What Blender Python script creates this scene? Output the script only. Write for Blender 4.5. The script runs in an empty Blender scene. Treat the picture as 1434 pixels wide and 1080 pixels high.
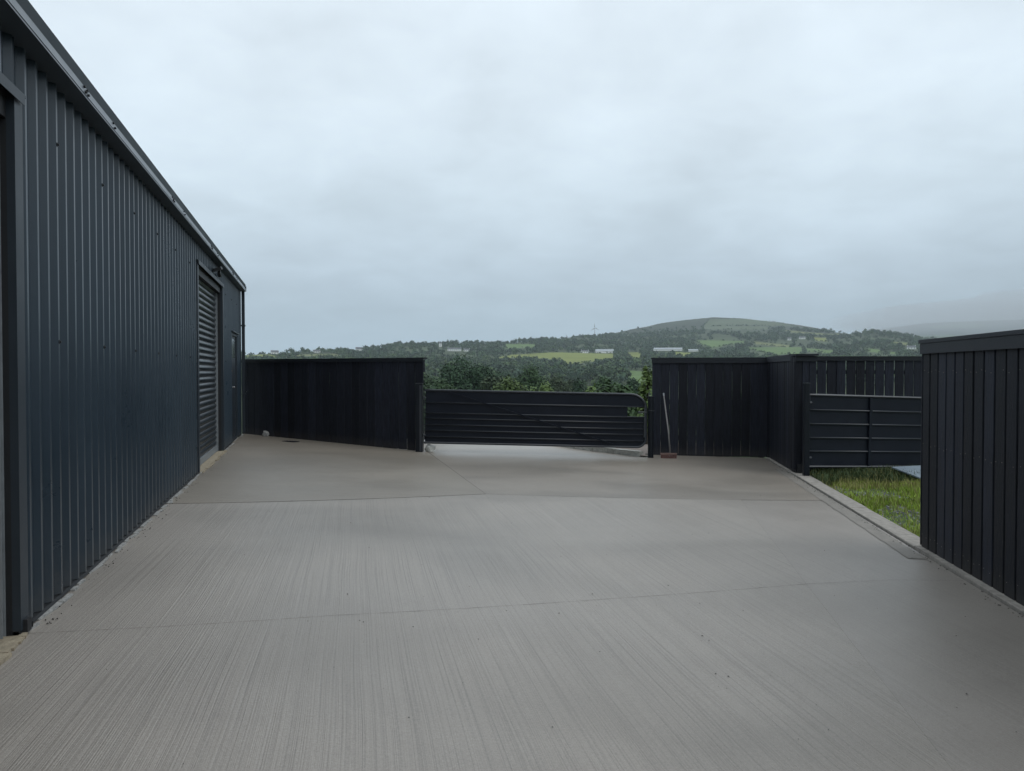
import bpy, bmesh, math, random
import numpy as np
from mathutils import Vector, Matrix
R = math.radians
S = bpy.context.scene
C = S.collection
random.seed(7)

# ---------------------------------------------------------------- camera
cam_d = bpy.data.cameras.new('camera'); cam = bpy.data.objects.new('camera', cam_d); C.objects.link(cam)
cam.location = (0, 0, 1.40)
cam.rotation_euler = (R(90 - 1.10), 0, 0)
cam_d.sensor_width = 36.0; cam_d.lens = 1040.0/1434*36.0
cam_d.clip_start = .05; cam_d.clip_end = 40000
S.camera = cam

# ---------------------------------------------------------------- sky, sun, exposure
SUN_EL, SUN_AZ = 50.0, 120.0           # a veiled sun behind the camera, far behind full cloud
w = bpy.data.worlds.new('World'); S.world = w; w.use_nodes = True
nt = w.node_tree; nt.nodes.clear()
def N(nt, t, **k):
    n = nt.nodes.new(t)
    for a, b in k.items(): setattr(n, a, b)
    return n
def mth(nt, op, a=None, b=None, clamp=False):
    n = N(nt, 'ShaderNodeMath', operation=op); n.use_clamp = clamp
    for i, v in enumerate((a, b)):
        if v is None: continue
        if isinstance(v, (int, float)): n.inputs[i].default_value = v
        else: nt.links.new(v, n.inputs[i])
    return n.outputs[0]
def ramp(nt, fac, stops):
    n = N(nt, 'ShaderNodeValToRGB'); cr = n.color_ramp
    while len(cr.elements) < len(stops): cr.elements.new(.5)
    for e, (p, c) in zip(cr.elements, stops):
        e.position = p; e.color = (*c, 1) if len(c) == 3 else c
    if fac is not None: nt.links.new(fac, n.inputs[0])
    return n.outputs[0]
def mixc(nt, fac, a, b, mode='MIX'):
    n = N(nt, 'ShaderNodeMix', data_type='RGBA', blend_type=mode)
    for k, v in ((0, fac), (6, a), (7, b)):
        if isinstance(v, (int, float)): n.inputs[k].default_value = v
        elif isinstance(v, tuple): n.inputs[k].default_value = (*v, 1)
        else: nt.links.new(v, n.inputs[k])
    return n.outputs[2]
sky = N(nt, 'ShaderNodeTexSky', sky_type='NISHITA'); sky.sun_disc = False
sky.sun_elevation = R(SUN_EL); sky.sun_rotation = R(SUN_AZ)
tc = N(nt, 'ShaderNodeTexCoord'); sep = N(nt, 'ShaderNodeSeparateXYZ'); nt.links.new(tc.outputs['Generated'], sep.inputs[0])
z = mth(nt, 'MAXIMUM', sep.outputs[2], 0.0)
# the flat cloud sheet, seen in perspective
zz = mth(nt, 'ADD', z, .24)
cmb = N(nt, 'ShaderNodeCombineXYZ')
nt.links.new(mth(nt, 'DIVIDE', sep.outputs[0], zz), cmb.inputs[0])
nt.links.new(mth(nt, 'DIVIDE', sep.outputs[1], zz), cmb.inputs[1])
n1 = N(nt, 'ShaderNodeTexNoise'); n1.inputs['Scale'].default_value = 1.5; n1.inputs['Detail'].default_value = 6; n1.inputs['Roughness'].default_value = .55
n2 = N(nt, 'ShaderNodeTexNoise'); n2.inputs['Scale'].default_value = 3.4; n2.inputs['Detail'].default_value = 5; n2.inputs['Distortion'].default_value = .4
nt.links.new(cmb.outputs[0], n1.inputs['Vector']); nt.links.new(cmb.outputs[0], n2.inputs['Vector'])
base = ramp(nt, z, [(0, (.49, .60, .70)), (.05, (.50, .62, .72)), (.12, (.62, .745, .855)), (.22, (.765, .895, .995)), (.33, (.865, .985, 1.08)), (.5, (.92, 1.03, 1.12)), (1, (1.0, 1.10, 1.18))])
cl = mth(nt, 'ADD', mth(nt, 'MULTIPLY', mth(nt, 'SUBTRACT', n1.outputs[0], .5), .48), mth(nt, 'MULTIPLY', mth(nt, 'SUBTRACT', n2.outputs[0], .5), .34))
lay = N(nt, 'ShaderNodeMix', data_type='RGBA', blend_type='MULTIPLY'); lay.inputs[0].default_value = 1
g = N(nt, 'ShaderNodeCombineColor'); gv = mth(nt, 'ADD', cl, 1.0)
for i in range(3): nt.links.new(gv, g.inputs[i])
nt.links.new(base, lay.inputs[6]); nt.links.new(g.outputs[0], lay.inputs[7])
cloud = N(nt, 'ShaderNodeBackground'); cloud.inputs[1].default_value = 1.0; nt.links.new(lay.outputs[2], cloud.inputs[0])
blue = N(nt, 'ShaderNodeBackground'); blue.inputs[1].default_value = .08; nt.links.new(sky.outputs[0], blue.inputs[0])
mx = N(nt, 'ShaderNodeMixShader'); mx.inputs[0].default_value = .94
nt.links.new(blue.outputs[0], mx.inputs[1]); nt.links.new(cloud.outputs[0], mx.inputs[2])
out = N(nt, 'ShaderNodeOutputWorld'); nt.links.new(mx.outputs[0], out.inputs[0])
sl = bpy.data.lights.new('sun', 'SUN'); sl.energy = .9; sl.angle = R(40); sl.color = (1, .97, .93)
so = bpy.data.objects.new('sun', sl); C.objects.link(so)
sd_ = Vector((math.sin(R(SUN_AZ))*math.cos(R(SUN_EL)), math.cos(R(SUN_AZ))*math.cos(R(SUN_EL)), math.sin(R(SUN_EL))))
so.rotation_euler = sd_.to_track_quat('Z', 'Y').to_euler()
S.view_settings.view_transform = 'Standard'; S.view_settings.look = 'None'
S.view_settings.exposure = 0; S.view_settings.gamma = 1; S.view_settings.use_curve_mapping = False
S.cycles.max_bounces = 6; S.cycles.diffuse_bounces = 3; S.cycles.glossy_bounces = 3; S.cycles.volume_bounces = 0
S.cycles.caustics_reflective = False; S.cycles.caustics_refractive = False

# ---------------------------------------------------------------- materials
def mat(name, col, rough=.6, var=.25, scale=6, bump=0., bscale=60, spec=.5, stretch=(1, 1, 1), rnd=0., metal=0., specks=None, coords='Object', splash=None):
    """plain procedural surface: two noise octaves of colour, fine bump, a little change from piece to piece"""
    m = bpy.data.materials.new(name); m.use_nodes = True; t = m.node_tree
    p = t.nodes['Principled BSDF']; p.inputs['Roughness'].default_value = rough; p.inputs['Specular IOR Level'].default_value = spec; p.inputs['Metallic'].default_value = metal
    tc = N(t, 'ShaderNodeTexCoord'); mp = N(t, 'ShaderNodeMapping'); mp.inputs['Scale'].default_value = stretch
    t.links.new(tc.outputs[coords], mp.inputs[0]); v = mp.outputs[0]
    oi = N(t, 'ShaderNodeObjectInfo')
    ad = N(t, 'ShaderNodeVectorMath', operation='ADD'); t.links.new(v, ad.inputs[0])
    sc = N(t, 'ShaderNodeVectorMath', operation='SCALE'); sc.inputs[0].default_value = (37, 19, 53); t.links.new(oi.outputs['Random'], sc.inputs['Scale'])
    t.links.new(sc.outputs[0], ad.inputs[1]); v = ad.outputs[0]
    a = N(t, 'ShaderNodeTexNoise'); a.inputs['Scale'].default_value = scale; a.inputs['Detail'].default_value = 8; a.inputs['Roughness'].default_value = .65
    t.links.new(v, a.inputs['Vector'])
    lo = tuple(c*(1-var) for c in col); hi = tuple(min(1, c*(1+var)) for c in col)
    c = ramp(t, a.outputs[0], [(.3, lo), (.7, hi)])
    if rnd:
        k = mth(t, 'ADD', mth(t, 'MULTIPLY', oi.outputs['Random'], 2*rnd), 1-rnd)
        cc = N(t, 'ShaderNodeCombineColor')
        for i in range(3): t.links.new(k, cc.inputs[i])
        c = mixc(t, 1., c, cc.outputs[0], 'MULTIPLY')
    if specks:
        s = N(t, 'ShaderNodeTexNoise'); s.inputs['Scale'].default_value = specks[1]; s.inputs['Detail'].default_value = 3; t.links.new(ad.outputs[0], s.inputs['Vector'])
        f = ramp(t, s.outputs[0], [(specks[2], (0, 0, 0)), (min(1, specks[2]+.06), (1, 1, 1))])
        c = mixc(t, f, c, specks[0])
    if splash:                                       # dried dirt thrown up from the ground
        sz = N(t, 'ShaderNodeSeparateXYZ'); t.links.new(tc.outputs['Object'], sz.inputs[0])
        sn = N(t, 'ShaderNodeTexNoise'); sn.inputs['Scale'].default_value = 9; sn.inputs['Detail'].default_value = 7; sn.inputs['Roughness'].default_value = .75; t.links.new(ad.outputs[0], sn.inputs['Vector'])
        f = mth(t, 'SUBTRACT', mth(t, 'MULTIPLY', sn.outputs[0], 1.5), mth(t, 'DIVIDE', sz.outputs[2], splash), True)
        c = mixc(t, mth(t, 'MULTIPLY', f, .40), c, (.085, .078, .068))
    t.links.new(c, p.inputs['Base Color'])
    rr = mth(t, 'ADD', mth(t, 'MULTIPLY', mth(t, 'SUBTRACT', a.outputs[0], .5), .25), rough); t.links.new(rr, p.inputs['Roughness'])
    if bump:
        b = N(t, 'ShaderNodeTexNoise'); b.inputs['Scale'].default_value = bscale; b.inputs['Detail'].default_value = 4; t.links.new(v, b.inputs['Vector'])
        bn = N(t, 'ShaderNodeBump'); bn.inputs['Strength'].default_value = bump; bn.inputs['Distance'].default_value = .01
        t.links.new(b.outputs[0], bn.inputs['Height']); t.links.new(bn.outputs[0], p.inputs['Normal'])
    return m
M = {}
M['clad'] = mat('anthracite_coated_steel', (.0225, .0360, .0500), .31, .07, 1.2, .02, 30, .5, rnd=.06, splash=.30)
M['trim'] = mat('anthracite_trim', (.026, .034, .043), .45, .07, 3, .02, 30, .30)
M['gutter'] = mat('anthracite_gutter', (.062, .078, .095), .34, .12, 5, .03, 30, .6)
M['slat'] = mat('anthracite_shutter_slat', (.018, .024, .030), .34, .08, 4, 0, 30, .5, rnd=.05)
M['dark'] = mat('dark_interior', (.010, .011, .013), .6, .2, 4)
M['galv'] = mat('galvanised_steel', (.20, .22, .235), .42, .15, 12, 0, 30, .6)
M['black_steel'] = mat('black_painted_steel', (.008, .010, .014), .40, .15, 8, .03, 60, .22, specks=((.06, .065, .07), 55, .74))
M['sheet'] = mat('black_sheet_steel', (.0088, .0112, .0175), .42, .15, 5, .03, 20, .2, specks=((.05, .055, .06), 40, .76))
M['bar'] = mat('black_gate_tube', (.027, .031, .038), .35, .15, 8, .03, 60, .6)
M['board'] = mat('black_stained_timber', (.0112, .0132, .0205), .60, .60, 7, .40, 26, .22, (7, 7, 1), rnd=.45, specks=((.06, .06, .062), 26, .70), splash=.14)
M['board_cap'] = mat('black_stained_capping', (.0135, .0160, .0215), .52, .35, 7, .2, 26, .28, (1, 7, 7), rnd=.15, specks=((.06, .06, .062), 30, .75))
M['glass'] = mat('dark_glass', (.02, .025, .03), .15, .05, 4, 0, 30, .4)
M['white'] = mat('white_render', (.80, .80, .78), .8, .06, .3)
M['slate'] = mat('slate_roof', (.10, .105, .115), .7, .15, .4)
M['greyroof'] = mat('pale_grey_roof_sheet', (.33, .36, .38), .5, .08, .2)
M['window'] = mat('window_dark', (.03, .035, .04), .2, .1, 1)
M['stone'] = mat('pale_stone', (.42, .42, .39), .85, .35, 22, .5, 40)
M['kerbstone'] = mat('kerb_concrete', (.255, .234, .208), .85, .30, 14, .4, 90)
M['mortar'] = mat('pale_mortar', (.30, .30, .29), .9, .45, 30, .5, 90)
M['sand'] = mat('buff_threshold_concrete', (.30, .255, .185), .9, .3, 16, .5, 90)
M['gravel'] = mat('reddish_gravel', (.20, .165, .145), .9, .5, 35, .8, 60)
M['slatestone'] = mat('grey_stone_chips', (.13, .135, .145), .75, .4, 12, .3, 40, rnd=.4)
M['grit'] = mat('dark_grit', (.05, .047, .043), .85, .4, 40)
M['earth'] = mat('earth_and_grass', (.075, .085, .035), .95, .5, 5, .6, 30)
M['rampsheet'] = mat('blue_grey_sheet', (.20, .245, .285), .5, .15, 6)
M['handle'] = mat('grey_broom_handle', (.14, .135, .13), .5, .2, 20)
M['bristle'] = mat('red_bristles', (.15, .078, .068), .8, .35, 60)
M['broomhead'] = mat('dusty_broom_head', (.16, .10, .085), .8, .35, 30)
M['chrome'] = mat('silver_handle', (.6, .6, .6), .25, .05, 5, metal=1)
M['brass'] = mat('brass_lock', (.50, .33, .17), .4, .1, 5)
M['bark'] = mat('bark', (.06, .05, .04), .9, .3, 8, .5, 20)

def leaf_mat(name, col, var=.35, spec=.25, attr=False):
    m = bpy.data.materials.new(name); m.use_nodes = True; t = m.node_tree
    p = t.nodes['Principled BSDF']; p.inputs['Roughness'].default_value = .65; p.inputs['Specular IOR Level'].default_value = spec
    if attr:
        a = N(t, 'ShaderNodeAttribute'); a.attribute_name = 'leafcol'; c = a.outputs['Color']
    else:
        tc = N(t, 'ShaderNodeTexCoord'); n = N(t, 'ShaderNodeTexNoise'); n.inputs['Scale'].default_value = .9; n.inputs['Detail'].default_value = 7; n.inputs['Roughness'].default_value = .7
        t.links.new(tc.outputs['Object'], n.inputs['Vector'])
        c = ramp(t, n.outputs[0], [(.3, tuple(x*(1-var) for x in col)), (.7, tuple(x*(1+var) for x in col))])
        oi = N(t, 'ShaderNodeObjectInfo'); k = mth(t, 'ADD', mth(t, 'MULTIPLY', oi.outputs['Random'], .5), .75)
        cc = N(t, 'ShaderNodeCombineColor')
        for i in range(3): t.links.new(k, cc.inputs[i])
        c = mixc(t, 1., c, cc.outputs[0], 'MULTIPLY')
    t.links.new(c, p.inputs['Base Color'])
    return m

def concrete(name, heading, col, line=1., tint=(1, 1, 1), smooth=False):
    """brushed concrete: broom lines run along the given compass heading"""
    m = bpy.data.materials.new(name); m.use_nodes = True; t = m.node_tree
    p = t.nodes['Principled BSDF']; p.inputs['Specular IOR Level'].default_value = .5
    tc = N(t, 'ShaderNodeTexCoord')
    wv = N(t, 'ShaderNodeTexNoise'); wv.inputs['Scale'].default_value = .35; wv.inputs['Detail'].default_value = 2; t.links.new(tc.outputs['Object'], wv.inputs['Vector'])
    ws = N(t, 'ShaderNodeVectorMath', operation='SCALE'); ws.inputs['Scale'].default_value = .07; t.links.new(wv.outputs['Color'], ws.inputs[0])
    wa = N(t, 'ShaderNodeVectorMath', operation='ADD'); t.links.new(tc.outputs['Object'], wa.inputs[0]); t.links.new(ws.outputs[0], wa.inputs[1])
    def lines(sx, sy, det, seed):
        mp = N(t, 'ShaderNodeMapping', vector_type='TEXTURE'); mp.inputs['Rotation'].default_value = (0, 0, -R(heading)); mp.inputs['Scale'].default_value = (1/sx, 1/sy, 1); mp.inputs['Location'].default_value = (seed, seed*.3, 0)
        t.links.new(wa.outputs[0], mp.inputs[0])
        n = N(t, 'ShaderNodeTexNoise'); n.inputs['Scale'].default_value = 1; n.inputs['Detail'].default_value = det; n.inputs['Roughness'].default_value = .6
        t.links.new(mp.outputs[0], n.inputs['Vector']); return n.outputs[0]
    fine = lines(135, .45, 4, 3.1); wide = lines(22, .15, 4, 7.7)
    big = N(t, 'ShaderNodeTexNoise'); big.inputs['Scale'].default_value = .45; big.inputs['Detail'].default_value = 6; big.inputs['Roughness'].default_value = .6; t.links.new(tc.outputs['Object'], big.inputs['Vector'])
    spk = N(t, 'ShaderNodeTexNoise'); spk.inputs['Scale'].default_value = 75; spk.inputs['Detail'].default_value = 5; spk.inputs['Roughness'].default_value = .75; t.links.new(tc.outputs['Object'], spk.inputs['Vector'])
    groove = ramp(t, fine, [(.30, (0, 0, 0)), (.52, (1, 1, 1))])
    grain = N(t, 'ShaderNodeTexNoise'); grain.inputs['Scale'].default_value = 240; grain.inputs['Detail'].default_value = 2; t.links.new(tc.outputs['Object'], grain.inputs['Vector'])
    v = mth(t, 'MULTIPLY', mth(t, 'SUBTRACT', groove, .8), .31*line)
    v = mth(t, 'ADD', v, mth(t, 'MULTIPLY', mth(t, 'SUBTRACT', wide, .5), .10*line))
    v = mth(t, 'ADD', v, mth(t, 'MULTIPLY', mth(t, 'SUBTRACT', grain.outputs[0], .5), .75))
    v = mth(t, 'ADD', v, mth(t, 'MULTIPLY', mth(t, 'SUBTRACT', big.outputs[0], .5), .26))
    v = mth(t, 'ADD', v, mth(t, 'MULTIPLY', mth(t, 'SUBTRACT', spk.outputs[0], .5), .70))
    v = mth(t, 'ADD', v, 1.0)
    cc = N(t, 'ShaderNodeCombineColor')
    for i in range(3): t.links.new(v, cc.inputs[i])
    damp = N(t, 'ShaderNodeTexNoise'); damp.inputs['Scale'].default_value = .28 if not smooth else .5; damp.inputs['Detail'].default_value = 5; damp.inputs['Distortion'].default_value = .6
    mp = N(t, 'ShaderNodeMapping'); mp.inputs['Scale'].default_value = (1, 1.6, 1); mp.inputs['Location'].default_value = (4.2, 9.1, 0); t.links.new(tc.outputs['Object'], mp.inputs[0]); t.links.new(mp.outputs[0], damp.inputs['Vector'])
    c = mixc(t, 1., (col[0]*tint[0], col[1]*tint[1], col[2]*tint[2]), cc.outputs[0], 'MULTIPLY')
    df = ramp(t, damp.outputs[0], [(.42, (0, 0, 0)), (.66, (1, 1, 1))])
    c = mixc(t, mth(t, 'MULTIPLY', df, .42), c, (.115, .103, .087))
    t.links.new(c, p.inputs['Base Color'])
    t.links.new(mth(t, 'ADD', mth(t, 'MULTIPLY', big.outputs[0], .3), .22), p.inputs['Roughness'])
    h = mth(t, 'ADD', mth(t, 'MULTIPLY', fine, .9*line), mth(t, 'MULTIPLY', spk.outputs[0], .35))
    h = mth(t, 'ADD', h, mth(t, 'MULTIPLY', wide, .6*line))
    bn = N(t, 'ShaderNodeBump'); bn.inputs['Strength'].default_value = .60; bn.inputs['Distance'].default_value = .006
    t.links.new(h, bn.inputs['Height']); t.links.new(bn.outputs[0], p.inputs['Normal'])
    return m

# ---------------------------------------------------------------- mesh helpers
class MB:
    def __init__(s): s.v = []; s.f = []
    def add(s, vs, fs):
        o = len(s.v); s.v += [tuple(v) for v in vs]; s.f += [tuple(i+o for i in f) for f in fs]; return s
    def box(s, c, d, rot=None, ch=0.):
        x, y, zz = d[0]/2, d[1]/2, d[2]/2
        if ch:   # long edges along z chamfered
            pr = [(x-ch, -y), (x, -y+ch), (x, y-ch), (x-ch, y), (-x+ch, y), (-x, y-ch), (-x, -y+ch), (-x+ch, -y)]
            vs = [Vector((a, b, -zz)) for a, b in pr] + [Vector((a, b, zz)) for a, b in pr]; n = 8
            fs = [tuple(range(n-1, -1, -1)), tuple(range(n, 2*n))] + [(i, (i+1) % n, n+(i+1) % n, n+i) for i in range(n)]
        else:
            vs = [Vector((a*x, b*y, e*zz)) for e in (-1, 1) for a, b in ((-1, -1), (1, -1), (1, 1), (-1, 1))]
            fs = [(3, 2, 1, 0), (4, 5, 6, 7), (0, 1, 5, 4), (1, 2, 6, 5), (2, 3, 7, 6), (3, 0, 4, 7)]
        if rot is not None: vs = [rot @ v for v in vs]
        return s.add([v + Vector(c) for v in vs], fs)
    def prism(s, poly, axis, a, b):
        """poly in the two other axes, swept along axis from a to b"""
        n = len(poly)
        def mk(p, q): return {'x': (q, p[0], p[1]), 'y': (p[0], q, p[1]), 'z': (p[0], p[1], q)}[axis]
        vs = [mk(p, a) for p in poly] + [mk(p, b) for p in poly]
        fs = [tuple(range(n-1, -1, -1)), tuple(range(n, 2*n))] + [(i, (i+1) % n, n+(i+1) % n, n+i) for i in range(n)]
        return s.add(vs, fs)
    def tube(s, pts, r, n=8, closed=False, cap=True):
        pts = [Vector(p) for p in pts]; rs = r if isinstance(r, (list, tuple)) else [r]*len(pts)
        rings = []; m = len(pts)
        for i, p in enumerate(pts):
            a = pts[(i-1) % m] if (closed or i > 0) else p; b = pts[(i+1) % m] if (closed or i < m-1) else p
            d = (b-a).normalized(); ref = Vector((0, 1, 0)) if abs(d.y) < .9 else Vector((1, 0, 0))
            u = d.cross(ref).normalized(); v2 = d.cross(u)
            rings.append([p + rs[i]*(math.cos(2*math.pi*k/n)*u + math.sin(2*math.pi*k/n)*v2) for k in range(n)])
        vs = [q for rg in rings for q in rg]; fs = []
        for i in range(m if closed else m-1):
            for k in range(n):
                j = (i+1) % m
                fs.append((i*n+k, i*n+(k+1) % n, j*n+(k+1) % n, j*n+k))
        if cap and not closed: fs += [tuple(range(n-1, -1, -1)), tuple((m-1)*n+k for k in range(n))]
        return s.add(vs, fs)
    def mesh(s, name, m, smooth=False):
        me = bpy.data.meshes.new(name); me.from_pydata(s.v, [], s.f); me.materials.append(m)
        bm = bmesh.new(); bm.from_mesh(me); bmesh.ops.recalc_face_normals(bm, faces=bm.faces); bm.to_mesh(me); bm.free()
        if smooth:
            for p in me.polygons: p.use_smooth = True
        return me
    def build(s, name, m, parent=None, smooth=False): return link(name, s.mesh(name, m, smooth), parent)
def link(name, me, parent=None, loc=None):
    o = bpy.data.objects.new(name, me); C.objects.link(o)
    if parent is not None: o.parent = parent
    if loc is not None: o.location = loc
    return o
def tag(o, label=None, cat=None, group=None, kind=None):
    for k, v in (('label', label), ('category', cat), ('group', group), ('kind', kind)):
        if v: o[k] = v
    return o
def thing(name, label, cat, loc=(0, 0, 0), rot=(0, 0, 0), group=None):
    o = bpy.data.objects.new(name, None); C.objects.link(o); o.location = loc; o.rotation_euler = rot; o.empty_display_size = .2
    return tag(o, label, cat, group)
def np_mesh(name, v, f, m, cols=None, attr='leafcol'):
    """v (n,3), f (k,4 or 3) arrays -> mesh, fast"""
    me = bpy.data.meshes.new(name); k = f.shape[1]
    me.vertices.add(len(v)); me.vertices.foreach_set('co', v.astype(np.float32).ravel())
    me.loops.add(f.size); me.loops.foreach_set('vertex_index', f.astype(np.int32).ravel())
    me.polygons.add(len(f)); me.polygons.foreach_set('loop_start', np.arange(0, f.size, k, dtype=np.int32))
    me.update(calc_edges=True); me.materials.append(m)
    if cols is not None:
        a = me.color_attributes.new(attr, 'FLOAT_COLOR', 'POINT'); c = np.ones((len(v), 4), np.float32); c[:, :3] = cols; a.data.foreach_set('color', c.ravel())
    return me

# ---------------------------------------------------------------- lie of the land

# bearing (deg) -> skyline of the far slope, as rise per metre of depth, and its distance
RB = np.array([-60,-30,-19.7,-15.9,-11.8,-8.6,-5.3,-0.9,2.4,6.7,8.9,11.0,13.2,15.2,17.3,19.3,21.2,23.1,24.0,24.9,25.7,27.6,29.3,31,34.6,45,60])
RS = np.array([18,20,22,26,29,36,38,39,44,49.5,57.5,66,72,75.5,74,69.5,64,57,53,53,55,50,43,39,35,30,28])/1040.0
RD = np.array([1500,1500,1450,1450,1500,1600,1700,1800,1900,2200,2500,2700,2800,2850,2850,2800,2700,2500,2300,2150,2100,2050,2000,2000,2000,2000,2000.])
NR = np.array([0,17,22,30,60,120,200,300,400,500,600,750.])
NZ = np.array([-.30,-.30,-.7,-1.6,-5,-10,-15,-19,-20,-19,-15,-8.])
def height(X, Y):
    X = np.asarray(X, float); Y = np.asarray(Y, float)
    r = np.hypot(X, Y); az = np.degrees(np.arctan2(X, Y))
    rs = np.interp(az, RB, RS); rd = np.interp(az, RB, RD)
    k = np.clip(np.cos(np.radians(az)), 0.5, 1)
    near = np.interp(r, NR, NZ)
    s0, s1, s2 = -9.0/1040, 0.0, 11.0/1040
    s3 = s2 + .62*(rs - s2); r3 = 1100 + .55*(rd-1100)
    s = np.where(r < 900, s0 + (s1-s0)*(r-750)/150,
        np.where(r < 1100, s1 + (s2-s1)*(r-900)/200,
        np.where(r < r3, s2 + (s3-s2)*(r-1100)/(r3-1100),
                 s3 + (rs-s3)*np.clip((r-r3)/(rd-r3), 0, 1))))
    far = 1.4 + s*np.minimum(r, rd)*k - np.maximum(r-rd, 0)*.10
    w = np.clip((r-600)/150, 0, 1)
    z = near*(1-w) + far*w
    und = np.sin(X*.011+1.3)*np.cos(Y*.009) + .6*np.sin(X*.023+Y*.017)
    return z + und*np.clip((r-60)/300, 0, 1)*1.1

# ---------------------------------------------------------------- the lie of the yard
SA = R(15.09)                                        # the shed wall runs this far left of the view
SD = np.array([-math.sin(SA), math.cos(SA)]); SN = np.array([math.cos(SA), math.sin(SA)]); SW = 1.504
KA = R(8.46)                                         # the right boundary runs this far right of it
KD = np.array([math.sin(KA), math.cos(KA)]); KN = np.array([-math.cos(KA), math.sin(KA)]); KW = 2.769
def wall_pt(s, l=0.): p = SD*s - SN*(SW - l); return (p[0], p[1])
def kerb_pt(s, l=0.): p = KD*s - KN*(KW - l); return (p[0], p[1])      # l > 0 is into the yard
def zg(x, y):
    """height of the concrete: falls from the shed floor towards the right boundary"""
    a = SN[0]*x + SN[1]*y + SW; b = KN[0]*x + KN[1]*y + KW
    t = min(1., max(0., a/max(.01, a+b))) if a + b > 0 else 1.
    return -.25*(1-(1-t)**2)
def slab(name, poly, m, dz=0., step=.25):
    bm = bmesh.new(); f = bm.faces.new([bm.verts.new((x, y, 0)) for x, y in poly])
    xs = [p[0] for p in poly]; ys = [p[1] for p in poly]
    for ax, lo, hi in ((0, min(xs), max(xs)), (1, min(ys), max(ys))):
        k = math.ceil(lo/step)*step
        while k < hi:
            co = [0, 0, 0]; no = [0, 0, 0]; co[ax] = k; no[ax] = 1
            bmesh.ops.bisect_plane(bm, geom=bm.verts[:]+bm.edges[:]+bm.faces[:], dist=1e-5, plane_co=co, plane_no=no); k += step
    for v in bm.verts: v.co.z = zg(v.co.x, v.co.y) + dz
    bmesh.ops.recalc_face_normals(bm, faces=bm.faces)
    if sum(f.normal.z for f in bm.faces) < 0: bmesh.ops.reverse_faces(bm, faces=bm.faces)
    me = bpy.data.meshes.new(name); bm.to_mesh(me); bm.free(); me.materials.append(m)
    for p in me.polygons: p.use_smooth = True
    return tag(link(name, me), kind='structure')
CC = (.282, .253, .223)
m_front = concrete('brushed_concrete_lengthwise', -12, CC)
m_strip = concrete('brushed_concrete_edge_strip', -9, CC, .55, (.98, .98, .99))
m_back = concrete('brushed_concrete_crosswise', 82, CC, .9, (.84, .82, .77))
m_apron = concrete('float_finished_concrete', 70, CC, .35, (.88, .86, .83), True)
m_road = concrete('pale_road_concrete', 80, (.32, .288, .252), .5)
# bay edges (a hair's breadth apart, so that each joint is a real groove)
cA = wall_pt(8.5); cB = (-.340, 9.490); cC = (2.93, 9.46); cD = kerb_pt(9.97, .09)
eA = (.44, -5.0)
j = .0012
slab('concrete_yard', [wall_pt(-6), (eA[0]-j, eA[1]), (2.06-j, 4.5), (cC[0]-j, cC[1]-j), (cB[0], cB[1]-j), (cA[0], cA[1]-j)], m_front)
slab('concrete_edge_bay', [(eA[0]+j, eA[1]), kerb_pt(-4.6, .09), (cD[0], cD[1]-j), (cC[0]+j, cC[1]-j), (2.06+j, 4.5)], m_strip, -.002)
slab('concrete_back_bay', [(cA[0], cA[1]+j), (cB[0]-j, cB[1]+j), (-1.62, 14.22), (-5.85, 16.62), wall_pt(17.6)], m_back, .002)
slab('concrete_apron', [(cB[0]+j, cB[1]+j), (cC[0], cC[1]+j), (cD[0], cD[1]+j), kerb_pt(14.70, .09), (2.62, 14.58), (2.62, 14.12), (-1.60, 14.21)], m_apron)
# saw-cut joints
def strip(name, pts, wd, m, dz, wob=.5):
    b = MB(); n = 24; L = []
    for (x0, y0), (x1, y1) in zip(pts, pts[1:]):
        for k in range(n): L.append((x0+(x1-x0)*k/n, y0+(y1-y0)*k/n))
    L.append(pts[-1]); vs = []
    for i, (x, y) in enumerate(L):
        a = L[max(0, i-1)]; c = L[min(len(L)-1, i+1)]; d = Vector((c[0]-a[0], c[1]-a[1])).normalized()
        ww = wd*(1+wob*math.sin(i*1.7)*math.cos(i*.63))
        for s in (-1, 1): vs.append((x-d.y*ww*s, y+d.x*ww*s, zg(x-d.y*ww*s, y+d.x*ww*s)+dz))
    b.add(vs, [(2*i, 2*i+1, 2*i+3, 2*i+2) for i in range(len(L)-1)])
    return tag(b.build(name, m), kind='structure')
m_cut = mat('dirt_in_saw_cut', (.11, .099, .085), .9, .4, 9)
strip('saw_cut_joint', [wall_pt(4.48, .02), (-2.0, 4.19), (-1.095, 4.58), (.6, 5.16), (2.30, 5.70), (3.0, 5.83), kerb_pt(6.28, .10)], .0013, m_cut, .0025, .7)
m_hair = mat('dusty_joint_filler', (.20, .19, .175), .9, .3, 30)
strip('bay_joint', [cA, cB, cC, cD], .0035, m_hair, .0045)
strip('bay_joint', [cB, (-1.61, 14.2)], .003, m_hair, .0045)
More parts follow.
